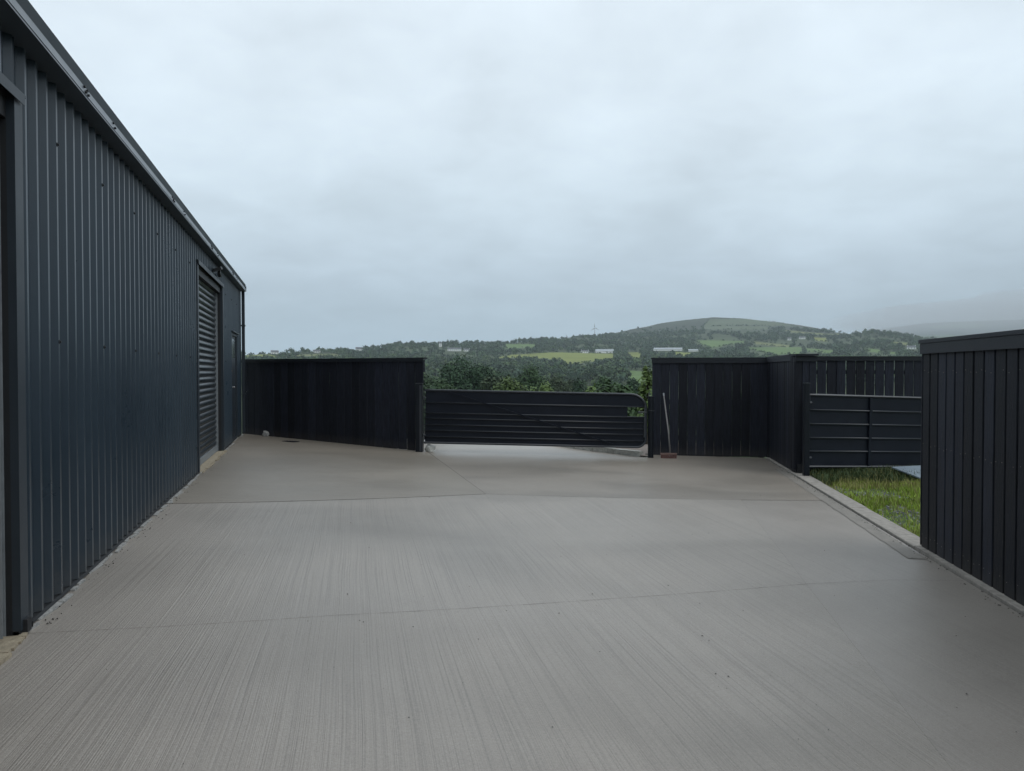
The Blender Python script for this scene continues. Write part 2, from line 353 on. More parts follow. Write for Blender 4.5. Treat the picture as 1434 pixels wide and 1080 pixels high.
# grit lying on the concrete
b = MB(); rnd = random.Random(3)
for i in range(700):
    y = 2.2 + 11.5*rnd.random()**1.4; x = -1.2 - y*.26 + rnd.random()*(y*.40 + 4.5)
    if i <= 240 and SN[0]*x+SN[1]*y < -SW+.15 or i <= 240 and KN[0]*x+KN[1]*y < -KW+.15: continue
    s = rnd.choice((.002, .0025, .003, .004, .0055)) * (1.6 if rnd.random() < .04 else 1)
    if i > 240:                                      # swept up against the walls and fences
        l = .045+abs(rnd.gauss(0, .035)); q_ = rnd.uniform(4.6, 16.8); x, y = wall_pt(q_, l) if rnd.random() < .5 else kerb_pt(rnd.uniform(4.5, 13.8), .085+abs(rnd.gauss(0, .04)))
        s = rnd.choice((.003, .004, .006, .008))
    q = [Vector((math.cos(k*1.2566+rnd.random())*s*rnd.uniform(.6, 1.4), math.sin(k*1.2566)*s*rnd.uniform(.6, 1.3), 0)) for k in range(5)]
    zc = zg(x, y)+.003; vs = [(x+v.x, y+v.y, zc) for v in q] + [(x, y, zc+s*.8)]
    b.add(vs, [(k, (k+1) % 5, 5) for k in range(5)])
tag(b.build('grit', M['grit']), kind='stuff')

# right-hand kerb: flush slabs with a small step, open joint to the yard
kb = thing('kerb', None, None); tag(kb, kind='structure')
s = -4.6; rnd = random.Random(5)
while s < 14.6:
    L = min(1.98, 14.6-s); q = [kerb_pt(s, .068), kerb_pt(s, -.135), kerb_pt(s+L, -.135), kerb_pt(s+L, .068)]
    zt = -.25 + .018 + rnd.uniform(-.003, .003); mb = MB()
    cx = sum(p[0] for p in q)/4; cy = sum(p[1] for p in q)/4
    k = .008
    vs = [(p[0]-cx, p[1]-cy, -.15) for p in q] + [(p[0]-cx, p[1]-cy, -k) for p in q] + [((p[0]-cx)*.97, (p[1]-cy)*.992, 0) for p in q]
    mb.add(vs, [(3, 2, 1, 0)] + [(i, (i+1) % 4, 4+(i+1) % 4, 4+i) for i in range(4)] + [(4+i, 4+(i+1) % 4, 8+(i+1) % 4, 8+i) for i in range(4)] + [(8, 9, 10, 11)])
    o = mb.build('kerb_slab', M['kerbstone'], kb); o.location = (cx, cy, zt); s += 2.0
# darker trowelled channel beside the kerb
strip('trowelled_channel', [kerb_pt(6.95, .20), kerb_pt(9.9, .175), kerb_pt(13.0, .16)], .075, mat('damp_trowelled_concrete', (.19, .172, .15), .6, .2, 9, .3, 60), .003, .10)

# ---------------------------------------------------------------- metal shed
shed = thing('metal_shed', 'long anthracite box-profile metal shed with a roller shutter door along the yard', 'shed', (*wall_pt(0, -.022), 0), (0, 0, SA))
# local axes: +Y along the wall away from the camera, +X out into the yard
S0, S1, EAVE = -4.6, 17.24, 3.20
O1 = (1.25, 4.43, 2.86); O2 = (10.95, 13.80, 2.90); DR = (15.32, 16.52, 2.15)
RP = .1695; RB0 = 4.605; DEP = .034
def sheet_profile(a, c):
    """plan of one sheet between a and c: (x out, y along)"""
    pts = [(0, a)]; k = math.floor((a-RB0)/RP)-1
    while RB0+k*RP < c + .1:
        r = RB0 + k*RP
        for dx, dy in ((0, -.040), (DEP*.97, -.0145), (DEP, -.012), (DEP, .012), (DEP*.97, .0145), (0, .040)):
            if a < r+dy < c: pts.append((dx, r+dy))
        k += 1
    pts.append((0, c)); return pts
cuts = [S0]; k = -9
for k in range(-9, 14):
    v = 4.50 + 1.017*k
    if S0 < v < S1: cuts.append(v)
cuts += [O1[0], O1[1], O2[0], O2[1], DR[0], DR[1], S1]; cuts = sorted(set(round(v, 4) for v in cuts))
cuts = [c for i, c in enumerate(cuts) if i == 0 or c-cuts[i-1] > .02]
for i, (a, c) in enumerate(zip(cuts, cuts[1:])):
    mid = (a+c)/2; z0 = .035
    for o in (O1, O2, DR):
        if o[0] < mid < o[1]: z0 = o[2]
    pr = sheet_profile(a, c); off = .0012*(i % 2); b = MB(); n = len(pr)
    vs = [(x+off, y, z0) for x, y in pr] + [(x+off, y, EAVE) for x, y in pr]
    b.add(vs, [(q, q+1, n+q+1, n+q) for q in range(n-1)])
    b.build('wall_sheet', M['clad'], shed)
b = MB()                                             # fixing screws, a row per rail, one per sheet
for k in range(-8, 13):
    yy = 5.19 + 1.017*k
    for zz, st in ((1.58, 1), (2.78, 1)):
        if any(o[0]-.05 < yy < o[1]+.05 and zz < o[2] for o in (O1, O2, DR)) or not S0 < yy < S1: continue
        yy = RB0 + RP*round((yy-RB0)/RP); b.tube([(DEP-.004, yy, zz), (DEP+.005, yy, zz)], .013, 8); b.tube([(DEP+.005, yy, zz), (DEP+.013, yy, zz)], .0065, 6)
tag(b.build('fixing_screws', M['dark'], shed), kind='stuff')
# closed back, gables, roof, floor edge
W_ = 9.0; RZ = 4.5
for yy in (S0, S1): MB().prism([(-.004, .03), (-W_, .03), (-W_, EAVE), (-W_/2, RZ), (-.004, EAVE)], 'y', yy-.012 if yy > 0 else yy, yy if yy > 0 else yy+.012).build('gable_wall', M['clad'], shed)
MB().box((-W_-.012, (S0+S1)/2, EAVE/2), (.02, S1-S0, EAVE)).build('back_wall', M['clad'], shed)
MB().prism([(.10, EAVE+.085), (-W_/2, RZ+.07), (-W_-.1, EAVE+.085), (-W_-.1, EAVE+.115), (-W_/2, RZ+.10), (.10, EAVE+.115)], 'y', S0-.05, S1+.03).build('roof', M['trim'], shed)
MB().box((-W_/2, (S0+S1)/2, .004), (W_-.3, S1-S0-.1, .008)).build('shed_floor', M['sand'], shed)
b = MB().box((-1.6, 3.5, 1.5), (.05, 8, 3.0)).box((-1.0, 12.4, 1.6), (.05, 3.8, 3.2)); b.build('inner_partition', M['dark'], shed)
# corner flashings
MB().prism([(-.05, S1+.004), (.038, S1+.004), (.038, S1-.11), (.035, S1-.11), (.035, S1+.001), (-.05, S1+.001)], 'z', .035, EAVE-.04).build('corner_flashing', M['trim'], shed)
# drip flashing along the foot, broken at the openings
for a, c in ((S0, O1[0]), (O1[1], O2[0]), (O2[1], DR[0]), (DR[1], S1)):
    MB().prism([(-.01, .034), (.030, .030), (.037, .012), (.034, .012), (.027, .026), (-.01, .028)], 'y', a, c).build('drip_flashing', M['dark'], shed)
# gutter: sloping lower face, overhanging lip
gx = .147
b = MB().prism([(.0, 3.155), (gx-.004, 3.155), (gx, 3.159), (gx-.016, 3.222), (gx-.020, 3.222), (gx-.010, 3.168), (.0, 3.163)], 'y', S0, S1+.06)
gut = b.build('gutter', M['gutter'], shed)
MB().prism([(.06, 3.222), (gx-.030, 3.222), (gx-.008, 3.292), (gx-.012, 3.296), (.06, 3.31)], 'y', S0-.01, S1+.058).build('verge_trim', M['trim'], shed)
b = MB()
for y in (2.22, 5.3, 8.4, 11.5, 14.5):              # bolted joints of the gutter lengths
    for dy, dz in ((0, .012), (.05, .038), (.004, .048), (.055, .012)):
        xx = gx - dz*.254
        b.tube([(xx-.004, y+dy, 3.16+dz), (xx+.012, y+dy, 3.163+dz)], .0085, 7)
    b.tube([(gx-.004, y+.72, 3.172), (gx+.010, y+.72, 3.175)], .008, 7); b.tube([(gx-.018, y+.72, 3.206), (gx-.002, y+.72, 3.209)], .008, 7)
tag(b.build('gutter_bolts', M['dark'], shed), kind='stuff')
MB().box((.07, S0/2+S1/2, 3.148), (.15, S1-S0+.1, .010)).build('eaves_flashing', M['gutter'], shed)
MB().box((gx/2, S1+.066, 3.209), (gx, .008, .105)).build('gutter_end_cap', M['trim'], shed)
dp = MB().prism([(.048, S1-.005+.03), (.112, S1+.025), (.112, S1+.089), (.048, S1+.089)], 'z', .05, 3.15).build('downpipe', M['trim'], shed)
for zz in (.9, 2.4): MB().box((.06, S1+.045, zz), (.13, .10, .03)).build('pipe_bracket', M['trim'], dp)
MB().tube([(.1, S1+.05, .95), (.14, S1+.03, .95)], .012, 8).build('pipe_fixing', M['chrome'], dp)
# roller shutter openings
def jamb_set(o, far=True):
    a, c, h = o
    b = MB().box((.018, (a+c)/2, h+.006), (.074, c-a+.24, .014)); b.prism([(.0535, h-.045), (.0565, h-.045), (.0565, h+.013), (.0535, h+.013)], 'y', a-.10, c+.10)
    b.build('door_head_flashing', M['trim'], shed)
    for yy, s_ in ((a, -1), (c, 1)):
        MB().box((.0195, yy+s_*.055, h/2+.02), (.040, .11, h-.02)).build('door_jamb_flashing', M['trim'], shed)
        MB().box((-.085, yy+s_*.012, h/2), (.17, .024, h)).build('door_reveal', M['dark'], shed)
    MB().box((-.10, (a+c)/2, h-.075), (.20, c-a, .14)).build('shutter_hood', M['dark'], shed)
jamb_set(O1); jamb_set(O2)
# the near opening: shutter rolled up, guide channels left
for yy in (O1[0]+.045, O1[1]-.02):
    MB().prism([(-.088, yy-.03), (-.028, yy-.03), (-.028, yy-.024), (-.082, yy-.024), (-.082, yy+.010), (-.028, yy+.010), (-.028, yy+.016), (-.088, yy+.016)], 'z', .01, O1[2]-.12).build('shutter_guide', M['galv'], shed)
MB().box((.02, O1[1]+.03, O1[2]-.03), (.03, .05, .022)).build('flashing_bolt', M['dark'], shed)
rs = link('roller_shutter', MB().box((-.098, (O2[0]+O2[1])/2, O2[2]/2), (.004, O2[1]-O2[0]-.03, O2[2]-.05)).mesh('shutter_curtain', M['dark']), shed)
P_ = .0925; arc = []
for q in range(9):
    t = q/8; arc.append((-.094 + .024*math.sin(math.pi*t)**.75, P_*.93*t))
arc += [(-.100, P_*.93), (-.100, 0)]
sl_me = MB().prism(arc, 'y', O2[0]+.035, O2[1]-.05).mesh('slat', M['slat'])
for q in range(29):
    link('slat', sl_me, rs, (0, 0, .115 + q*P_))
MB().box((-.082, (O2[0]+O2[1])/2, .065), (.045, O2[1]-O2[0]-.09, .095)).build('bottom_rail', M['galv'], rs)
for yy in (O2[0]+.02, O2[1]-.03):
    MB().prism([(-.11, yy-.02), (-.048, yy-.02), (-.048, yy-.015), (-.105, yy-.015), (-.105, yy+.02), (-.048, yy+.02), (-.048, yy+.025), (-.11, yy+.025)], 'z', .01, O2[2]-.14).build('shutter_guide', M['galv'] if yy > 12 else M['trim'], shed)
for o in (O1, O2):
    MB().box((-.06, (o[0]+o[1])/2, .006), (.22, o[1]-o[0]-.02, .012)).build('threshold', M['sand'], shed)
    b = MB(); rnd = random.Random(int(o[0]*10)); y = o[0]+.02
    while y < o[1]:
        L = rnd.uniform(.05, .14); b.box((.055+rnd.uniform(-.01, .012), y+L/2, .004), (rnd.uniform(.02, .07), L*.9, rnd.uniform(.008, .022)), Matrix.Rotation(rnd.uniform(-.3, .3), 3, 'Z')); y += L
    tag(b.build('crumbled_edge', M['sand'], shed), kind='stuff')
b = MB(); rnd = random.Random(9); y = O1[1]+.05      # mortar smears and offcuts along the foot of the cladding
while y < S1:
    if not (O2[0] < y < O2[1] or DR[0]-.05 < y < DR[1]):
        L = rnd.uniform(.06, .26)
        b.box((.05+rnd.uniform(-.012, .012), y+L/2, .004), (rnd.uniform(.012, .045), L, rnd.uniform(.006, .016)), Matrix.Rotation(rnd.uniform(-.12, .12), 3, 'Z'))
    y += rnd.uniform(.12, .30)
tag(b.build('mortar_smear', M['mortar'], shed), kind='stuff')
MB().box((.035, O1[1]+.06, .045), (.05, .06, .07)).box((.03, O1[1]+.15, .03), (.035, .09, .03), Matrix.Rotation(.3, 3, 'Z')).build('closer_end', M['dark'], shed)
# personnel door
pd = MB().box((-.035, (DR[0]+DR[1])/2, 1.085), (.05, DR[1]-DR[0]-.10, 2.05)).build('side_door', M['trim'], shed)
for yy in (DR[0]+.025, DR[1]-.025): MB().box((-.01, yy, 1.08), (.06, .05, 2.13)).build('door_frame', M['trim'], pd)
MB().box((-.01, (DR[0]+DR[1])/2, 2.135), (.06, DR[1]-DR[0], .05)).build('door_frame', M['trim'], pd)
MB().box((-.007, 15.92, 1.86), (.012, .80, .38)).build('door_window', M['glass'], pd)
MB().box((.026, (DR[0]+DR[1])/2, 2.175), (.09, DR[1]-DR[0]+.12, .02)).build('door_drip', M['trim'], pd)
MB().box((-.004, 15.47, 1.42), (.03, .10, .13)).tube([(.01, 15.47, 1.41), (.02, 15.47, 1.41)], .014, 8).build('door_lock', M['brass'], pd)
MB().tube([(-.01, 15.47, 1.09), (.05, 15.47, 1.09), (.055, 15.50, 1.088), (.055, 15.62, 1.085)], .013, 8).build('door_handle', M['chrome'], pd)
MB().box((-.06, (DR[0]+DR[1])/2, .03), (.16, DR[1]-DR[0]-.02, .05)).build('door_sill', M['trim'], pd)
# flood light on its bracket above the shutter
fl = MB().box((.045, 13.30, 3.04), (.03, .10, .13)).tube([(.05, 13.30, 3.04), (.09, 13.0, 2.96), (.10, 12.75, 2.985)], .018, 8).build('floodlight', M['dark'], shed)
MB().box((.105, 12.55, 3.01), (.12, .34, .045), Matrix.Rotation(R(-20), 3, 'Y') @ Matrix.Rotation(R(8), 3, 'X')).build('lamp_head', M['dark'], fl)
MB().box((.10, 12.74, 3.0), (.04, .06, .07)).build('lamp_bracket', M['dark'], fl)

# ---------------------------------------------------------------- timber fences
def board_mesh(wd, th, h):
    x, y, c = wd/2, th/2, .004
    poly = [(-x, y), (x, y), (x, -y+c), (x-c, -y), (-x+c, -y), (-x, -y+c)]
    return MB().prism(poly, 'z', 0, h).mesh('board', M['board'])
def fence(label, p0, p1, ztop, zb0, zb1, n, gap, rails, posts=(), back=False, fascia=.09, cap=(.13, .03), end0=True, end1=True, seed=1, skip=None):
    """local +X runs p0 -> p1, local -Y faces the yard; the boards are nailed on the yard side of the rails"""
    p0 = Vector(p0); p1 = Vector(p1); d = p1-p0; L = d.length; rnd = random.Random(seed)
    f = thing('timber_fence', label, 'fence', (p0.x, p0.y, 0), (0, 0, math.atan2(d.y, d.x)))
    pitch = L/n; wd = pitch-gap; me = board_mesh(wd, .020, 1.0)
    dn = d/L; gb = lambda x: zg(p0.x+dn.x*x, p0.y+dn.y*x) - .012
    zt = ztop - cap[1] - .004
    for i in range(n):
        x = pitch*(i+.5); zb = gb(x)+.004+rnd.uniform(0, .008)
        o = link('board', me, f, (x+rnd.uniform(-.1, .1)*gap, rnd.uniform(-.002, .002), zb)); o.scale = (1, 1, zt-zb); o.rotation_euler = (0, rnd.uniform(-.0016, .0016), rnd.uniform(-.012, .012))
    if back:
        for i in range(n-1):
            x = pitch*(i+1); zb = gb(x)+.015
            o = link('board', me, f, (x, .088, zb)); o.scale = (1, 1, zt-zb-.002)
    for zr, h in rails: MB().box((L/2, .010+.003+.021, zr), (L-.01, .042, h)).build('rail', M['board'], f)
    for x in posts: MB().box((x, .125 if not back else .05, (zt-.01+gb(x))/2-.05), (.095, .095 if not back else .07, zt-.01-gb(x)+.1)).build('post', M['board'], f)
    MB().box((L/2, .03 if not back else .04, ztop-cap[1]/2), (L+.05, cap[0], cap[1])).build('capping', M['board_cap'], f)
    if fascia: MB().box((L/2, -.0225, ztop-cap[1]-.002-fascia/2), (L+.02, .020, fascia)).build('fascia_board', M['board_cap'], f)
    return f
fL = fence('long black board fence running from the shed corner to the wide gate', (-6.06, 16.66), (-1.71, 14.36), 1.665, -.005, -.150, 25, .0115,
      [(1.50, .24), (.80, .10), (.12, .10)], (.1, 1.4, 2.75, 4.1), seed=2, fascia=.045)
fL.rotation_euler = (0, 0, fL.rotation_euler[2])
MB().box((4.60, .05, .80), (.09, .09, 1.66)).build('end_post', M['board'], fL)
fence('black board fence panel with the broom leaning against it', (2.745, 14.55), (4.93, 14.28), 1.665, -.240, -.255, 13, .004,
      [(1.50, .20), (.80, .10), (.10, .10)], (.06, 1.1, 2.1), seed=3, fascia=.075)
fence('short black board fence in shadow leading forward from the broom panel to the small gate', (4.915, 14.25), (4.560, 11.95), 1.675, -.245, -.245, 15, .012,
      [(1.50, .20), (.80, .10), (.10, .10)], (.1, 1.2, 2.2), seed=4, fascia=.075)
fence('black fence with daylight between its boards behind the small gate', (4.80, 12.92), (10.2, 12.96), 1.660, -.27, -.32, 32, .017,
      [(1.385, .065), (.75, .065), (.10, .08)], (.9, 2.7, 4.5), seed=5, fascia=.045)
# the clad pillar at the fence corner
pil = thing('clad_pillar', 'square black clad pillar where the short fence meets the small gate', 'pillar', (4.53, 11.86, -.25), (0, 0, R(-3)))
for i, x in enumerate((.045, .155, .265)): MB().box((x, 0, .98), (.104, .02, 1.80), ch=.004).build('board', M['board'], pil)
for i, y in enumerate((.07, .185)): MB().box((-.0, y+.01, .98), (.02, .106, 1.80), ch=.004).build('board', M['board'], pil)
MB().box((.16, .13, .95), (.28, .22, 1.86)).build('core', M['board'], pil)
MB().box((.155, .10, 1.912), (.36, .34, .03)).build('capping', M['board_cap'], pil)
MB().box((.155, -.022, 1.85), (.345, .02, .085)).build('fascia_board', M['board_cap'], pil)
MB().box((.10, -.018, .10), (.13, .012, .13)).build('foot_plate', M['dark'], pil)
# the near fence on the right, boards front and back
f0 = kerb_pt(7.39, .0); f1 = kerb_pt(-3.4, .0); nf_len = 10.79
nf = fence('tall black board fence close by on the right, standing on the concrete kerb', (f0[0]+.0, f0[1]), f1, 1.69, -.232, -.232, 64, .020,
      [(1.40, .09), (.72, .09), (.06, .09)], (.06, 2.4, 4.8, 7.2, 9.6), back=True, seed=6, fascia=.095, cap=(.16, .032))
b = MB(); pn = nf_len/64                             # nail heads, two to a board at each rail
for i in range(64):
    for zr in (1.40, .72, -.12):
        for dx in (-.045, .045):
            x = pn*(i+.5)+dx+.012*math.sin(i*2.3+zr*5); zn = zr+.012*math.sin(i*3.7+dx*90)
            if (i*7+int(zr*10)+(dx > 0)*3) % 5: b.tube([(x, -.0105, zn), (x, -.0118, zn)], .0034, 6)
tag(b.build('nail_heads', M['kerbstone'], nf), kind='stuff')
MB().box((-.012, .044, .71), (.02, .11, 1.86), ch=.003).build('end_board', M['board'], nf)

# ---------------------------------------------------------------- wide sheeted field gate with its posts
def arc_pts(cx, cz, r, a0, a1, n=8): return [(cx+r*math.cos(R(a0+(a1-a0)*k/n)), cz+r*math.sin(R(a0+(a1-a0)*k/n))) for k in range(n+1)]
GL, GH = 4.235, 1.005
g0 = (-1.690, 14.20); g1 = (2.545, 14.10)
gate = thing('field_gate', 'wide black sheeted field gate with rounded free end closing the yard entrance', 'gate', (g0[0], g0[1], .035),
             (0, R(1.12), math.atan2(g1[1]-g0[1], g1[0]-g0[0])))
ring = [(0, 0)] + arc_pts(GL-.17, .17, .17, -90, 0) + arc_pts(GL-.30, GH-.30, .30, 0, 90) + [(0, GH)]
MB().tube([(x, 0, zz) for x, zz in ring], .021, 8, closed=True).build('gate_frame', M['bar'], gate, True)
hs = [.119, .239, .347, .467, .571, .770]
for h in hs:
    MB().tube([(.01, -.012, h), (GL-(.02 if h > .18 else .05), -.012, h)], .0125, 8).build('gate_bar', M['bar'], gate, True)
lv = [0]+hs+[GH]
for i, (a, c) in enumerate(zip(lv, lv[1:])):          # one sheet between each pair of bars, the hand hole left open
    if i == 6: poly = [(.02, a), (GL-.0, a)] + [p for p in arc_pts(GL-.30, GH-.30, .295, 15, 90)] + [(.02, c)]
    elif i == 0: poly = [(.02, .0)] + arc_pts(GL-.17, .17, .165, -90, -18) + [(GL-.005, c), (.02, c)]
    elif i == 5: poly = [(.02, a), (GL-.36, a), (GL-.36, c), (.02, c)]
    else: poly = [(.02, a), (GL-.005, a), (GL-.005, c), (.02, c)]
    MB().prism(poly, 'y', .004+.0004*i, .007+.0004*i).build('sheet_panel', M['sheet'], gate)
MB().prism([(.42, GH-.02), (.50, GH-.02), (3.62, .06), (3.54, .06)], 'y', -.046, -.030).build('brace', M['sheet'], gate)
MB().box((GL-.03, -.012, .5), (.03, .03, .62)).build('end_stile', M['bar'], gate)
MB().tube([(GL-.16, -.03, .672), (GL+.02, -.03, .667), (GL+.10, -.01, .667)], .012, 8).build('latch', M['bar'], gate)
for zz in (.14, .86): MB().tube([(-.09, -.0, zz), (.03, 0, zz)], .016, 8).box((-.03, 0, zz), (.04, .05, .06)).build('hinge', M['bar'], gate)
gp = thing('gate_post', 'square black steel post carrying the wide gate beside the long fence', 'post', (-1.775, 14.21, -.16), (0, 0, 0))
MB().box((0, 0, .655), (.135, .135, 1.33), ch=.012).build('post_shaft', M['black_steel'], gp)
MB().box((0, 0, 1.327), (.137, .137, .012)).build('post_cap', M['bar'], gp)
MB().box((.03, -.071, .66), (.04, .010, 1.26)).build('gate_stop', M['bar'], gp)
lp = thing('latch_post', 'round black steel post between the wide gate and the broom', 'post', (2.63, 14.06, -.25))
MB().tube([(0, 0, 0), (0, 0, 1.17)], .055, 20, cap=False).build('post_shaft', M['black_steel'], lp, True)
MB().tube([(0, 0, 1.168), (0, 0, 1.178)], .056, 20).build('post_cap', M['black_steel'], lp)
MB().tube([(math.cos(k*.524)*.058, math.sin(k*.524)*.058, .905+.006*math.sin(k)) for k in range(12)], .008, 6, closed=True).build('chain_loop', M['bar'], lp)

# ---------------------------------------------------------------- small gate on the right
SL, SH = 2.30, 1.135
sg = thing('paddock_gate', 'small black sheeted gate standing over rough grass on the right', 'gate', (4.655, 11.70, -.105), (0, R(1.9), math.atan2(.55, 2.1)))
MB().tube([(0, 0, 0), (SL, 0, 0), (SL, 0, SH), (0, 0, SH)], .022, 8, closed=True).build('gate_frame', M['bar'], sg)
sh = [.245, .46, .68, .90]
for h in sh: MB().tube([(.01, -.012, h), (SL-.01, -.012, h)], .0125, 8).build('gate_bar', M['bar'], sg, True)
MB().box((1.145, -.014, SH/2), (.05, .03, SH-.04)).build('middle_stile', M['sheet'], sg)
for i, (a, c) in enumerate(zip([0]+sh, sh+[SH])): MB().box((SL/2, .008+.0004*i, (a+c)/2), (SL-.03, .003, c-a)).build('sheet_panel', M['sheet'], sg)
sp = thing('hinge_post', 'square black steel post the small gate hangs on', 'post', (4.59, 11.57, -.25))
MB().box((0, 0, .73), (.085, .085, 1.46), ch=.008).build('post_shaft', M['black_steel'], sp)
MB().box((0, 0, 1.465), (.088, .088, .012)).build('post_cap', M['bar'], sp)
for zz in (.30, 1.16): MB().tube([(.03, 0, zz), (.09, .03, zz)], .018, 8).build('hinge', M['bar'], sp)

# ---------------------------------------------------------------- small things in the yard
br = thing('yard_broom', 'yard broom with red bristles leaning on the black fence', 'broom', (2.955, 13.98, -.243), (0, 0, R(-4)))
hd = MB().box((0, 0, .085), (.30, .05, .03), ch=0).build('broom_head', M['broomhead'], br)
b = MB(); rnd = random.Random(4)
for i in range(26):
    for jj in range(4):
        x = -.142+.284*i/25; y = -.022+.044*jj/3
        b.box((x+rnd.uniform(-.003, .003), y*1.2, .035), (.007, .007, .072), Matrix.Rotation(rnd.uniform(-.14, .14)+x*.5, 3, 'Y'))
b.build('bristles', M['bristle'], br)
MB().tube([(0.03, .0, .09), (.012, .13, .50), (-.035, .46, 1.18)], [.0145, .014, .013], 10).build('handle', M['handle'], br, True)
MB().tube([(-.034, .455, 1.165), (-.0375, .48, 1.215)], .016, 10).build('handle_grip', M['galv'], br)
def rock(name, label, cat, loc, size, m, seed):
    rnd = random.Random(seed); bm = bmesh.new(); bmesh.ops.create_icosphere(bm, subdivisions=2, radius=.5)
    for v in bm.verts:
        k = 1+rnd.uniform(-.22, .18); v.co = Vector((v.co.x*size[0]*k, v.co.y*size[1]*k, max(-.32, v.co.z)*size[2]*k))
    me = bpy.data.meshes.new(name); bm.to_mesh(me); bm.free(); me.materials.append(m)
    return tag(link(name, me, None, (loc[0], loc[1], loc[2]+size[2]*.3)), label, cat)
rock('rock', 'pale broken stone lying at the foot of the square gate post', 'stone', (-1.575, 14.27, -.15), (.20, .16, .19), M['stone'], 3)
rock('rubble_lump', 'small grey lump of rubble at the foot of the long fence near the shed', 'rubble', (-5.38, 16.18, -.03), (.15, .10, .17), M['mortar'], 8)
dc = thing('drain_cover', 'dark flat drain cover in the concrete in front of the long fence', 'drain', (-4.55, 15.22, zg(-4.55, 15.22)+.004), (0, 0, R(-26)))
MB().box((0, 0, .003), (.36, .16, .006)).build('cover_frame', M['dark'], dc)
for k in range(5): MB().box((-.14+.07*k, 0, .008), (.045, .13, .008)).build('bar', M['black_steel'], dc)
# road beyond the gate, edging stones and gravel verge
def sheet(name, poly, m, zf, step=.5):
    bm = bmesh.new(); bm.faces.new([bm.verts.new((x, y, 0)) for x, y in poly])
    for ax in (0, 1):
        vals = [p[ax] for p in poly]; k = math.ceil(min(vals)/step)*step
        while k < max(vals):
            co = [0, 0, 0]; no = [0, 0, 0]; co[ax] = k; no[ax] = 1
            bmesh.ops.bisect_plane(bm, geom=bm.verts[:]+bm.edges[:]+bm.faces[:], dist=1e-5, plane_co=co, plane_no=no); k += step
    for v in bm.verts: v.co.z = zf(v.co.x, v.co.y)
    bmesh.ops.recalc_face_normals(bm, faces=bm.faces)
    if sum(f.normal.z for f in bm.faces) < 0: bmesh.ops.reverse_faces(bm, faces=bm.faces)
    me = bpy.data.meshes.new(name); bm.to_mesh(me); bm.free(); me.materials.append(m)
    return tag(link(name, me), kind='structure')
zr = lambda x, y: -.151 - .0218*max(0, x+1.7) - .075*max(0, y-16.2)
sheet('entrance_road', [(-1.60, 14.19), (2.615, 14.10), (2.615, 14.2), (2.40, 14.35), (2.05, 14.75), (1.35, 15.5), (.5, 16.8), (-.4, 19), (-2.0, 24), (-9, 24), (-7, 18), (-3.2, 15.4)], m_road, lambda x, y: zr(x, y)-.006)
sheet('gravel_verge', [(2.615, 14.60), (2.615, 14.16), (2.48, 14.24), (2.02, 14.78), (1.40, 15.55), (.55, 16.85), (-.3, 19), (1, 22), (6, 22), (7, 15)], M['gravel'], lambda x, y: zr(x, y)+.02)
ek = thing('edging_kerb', 'curved row of pale edging stones behind the right end of the wide gate', 'kerb', (0, 0, 0))
pth = [(2.50, 14.30), (2.05, 14.77), (1.68, 15.15), (1.35, 15.55), (1.03, 16.0), (.72, 16.45), (.45, 16.95)]
for (x0, y0), (x1, y1) in zip(pth, pth[1:]):
    L = math.hypot(x1-x0, y1-y0)-.02
    o = MB().box((0, 0, 0), (L, .12, .13), ch=0).build('kerb_stone', M['stone'], ek)
    o.location = ((x0+x1)/2, (y0+y1)/2, zr((x0+x1)/2, (y0+y1)/2)+.03); o.rotation_euler = (0, 0, math.atan2(y1-y0, x1-x0))

# ---------------------------------------------------------------- rough grass behind the kerb
def grass_z(x, y): return -.285 + .03*math.sin(x*1.7+y*.8)*math.sin(y*1.3) + .035*max(0, min(1, (y-10.5)/1.5))
sheet('rough_ground', [kerb_pt(1, -.137), kerb_pt(14.9, -.137), (14, 15.5), (14, 1)], M['earth'], grass_z)
def blades(name, spots, m, hmin, hmax, lean, wd):
    n = len(spots); rs = np.random.RandomState(len(spots)); P = np.array(spots)
    a = rs.rand(n)*6.283; h = hmin+(hmax-hmin)*rs.rand(n)**1.6; ln = h*lean*(rs.rand(n)-.1); dx, dy = np.cos(a), np.sin(a)
    px, py = -dy*wd*(.6+.8*rs.rand(n)), dx*wd*(.6+.8*rs.rand(n)); V = np.zeros((n, 5, 3))
    V[:, 0] = np.stack([P[:, 0]-px, P[:, 1]-py, P[:, 2]-.01], 1); V[:, 1] = np.stack([P[:, 0]+px, P[:, 1]+py, P[:, 2]-.01], 1)
    V[:, 2] = np.stack([P[:, 0]+px*.7+dx*ln*.4, P[:, 1]+py*.7+dy*ln*.4, P[:, 2]+h*.6], 1); V[:, 3] = np.stack([P[:, 0]-px*.7+dx*ln*.4, P[:, 1]-py*.7+dy*ln*.4, P[:, 2]+h*.6], 1)
    V[:, 4] = np.stack([P[:, 0]+dx*ln, P[:, 1]+dy*ln, P[:, 2]+h], 1)
    i = np.arange(n)[:, None]*5; F = np.concatenate([i+[0, 1, 2], i+[0, 2, 3], i+[3, 2, 4]])
    return tag(link(name, np_mesh(name, V.reshape(-1, 3), F, m)), kind='stuff')
rnd = random.Random(11); sp1 = []; sp2 = []; sp3 = []; chips = []
def bare(x, y):
    a = math.hypot((x-4.95)/.42, (y-10.15)/.42); c = math.hypot((x-4.78)/.45, (y-8.35)/.75)
    return a < 1+.3*math.sin(x*9+y*7) or c < 1+.3*math.sin(x*8-y*6)
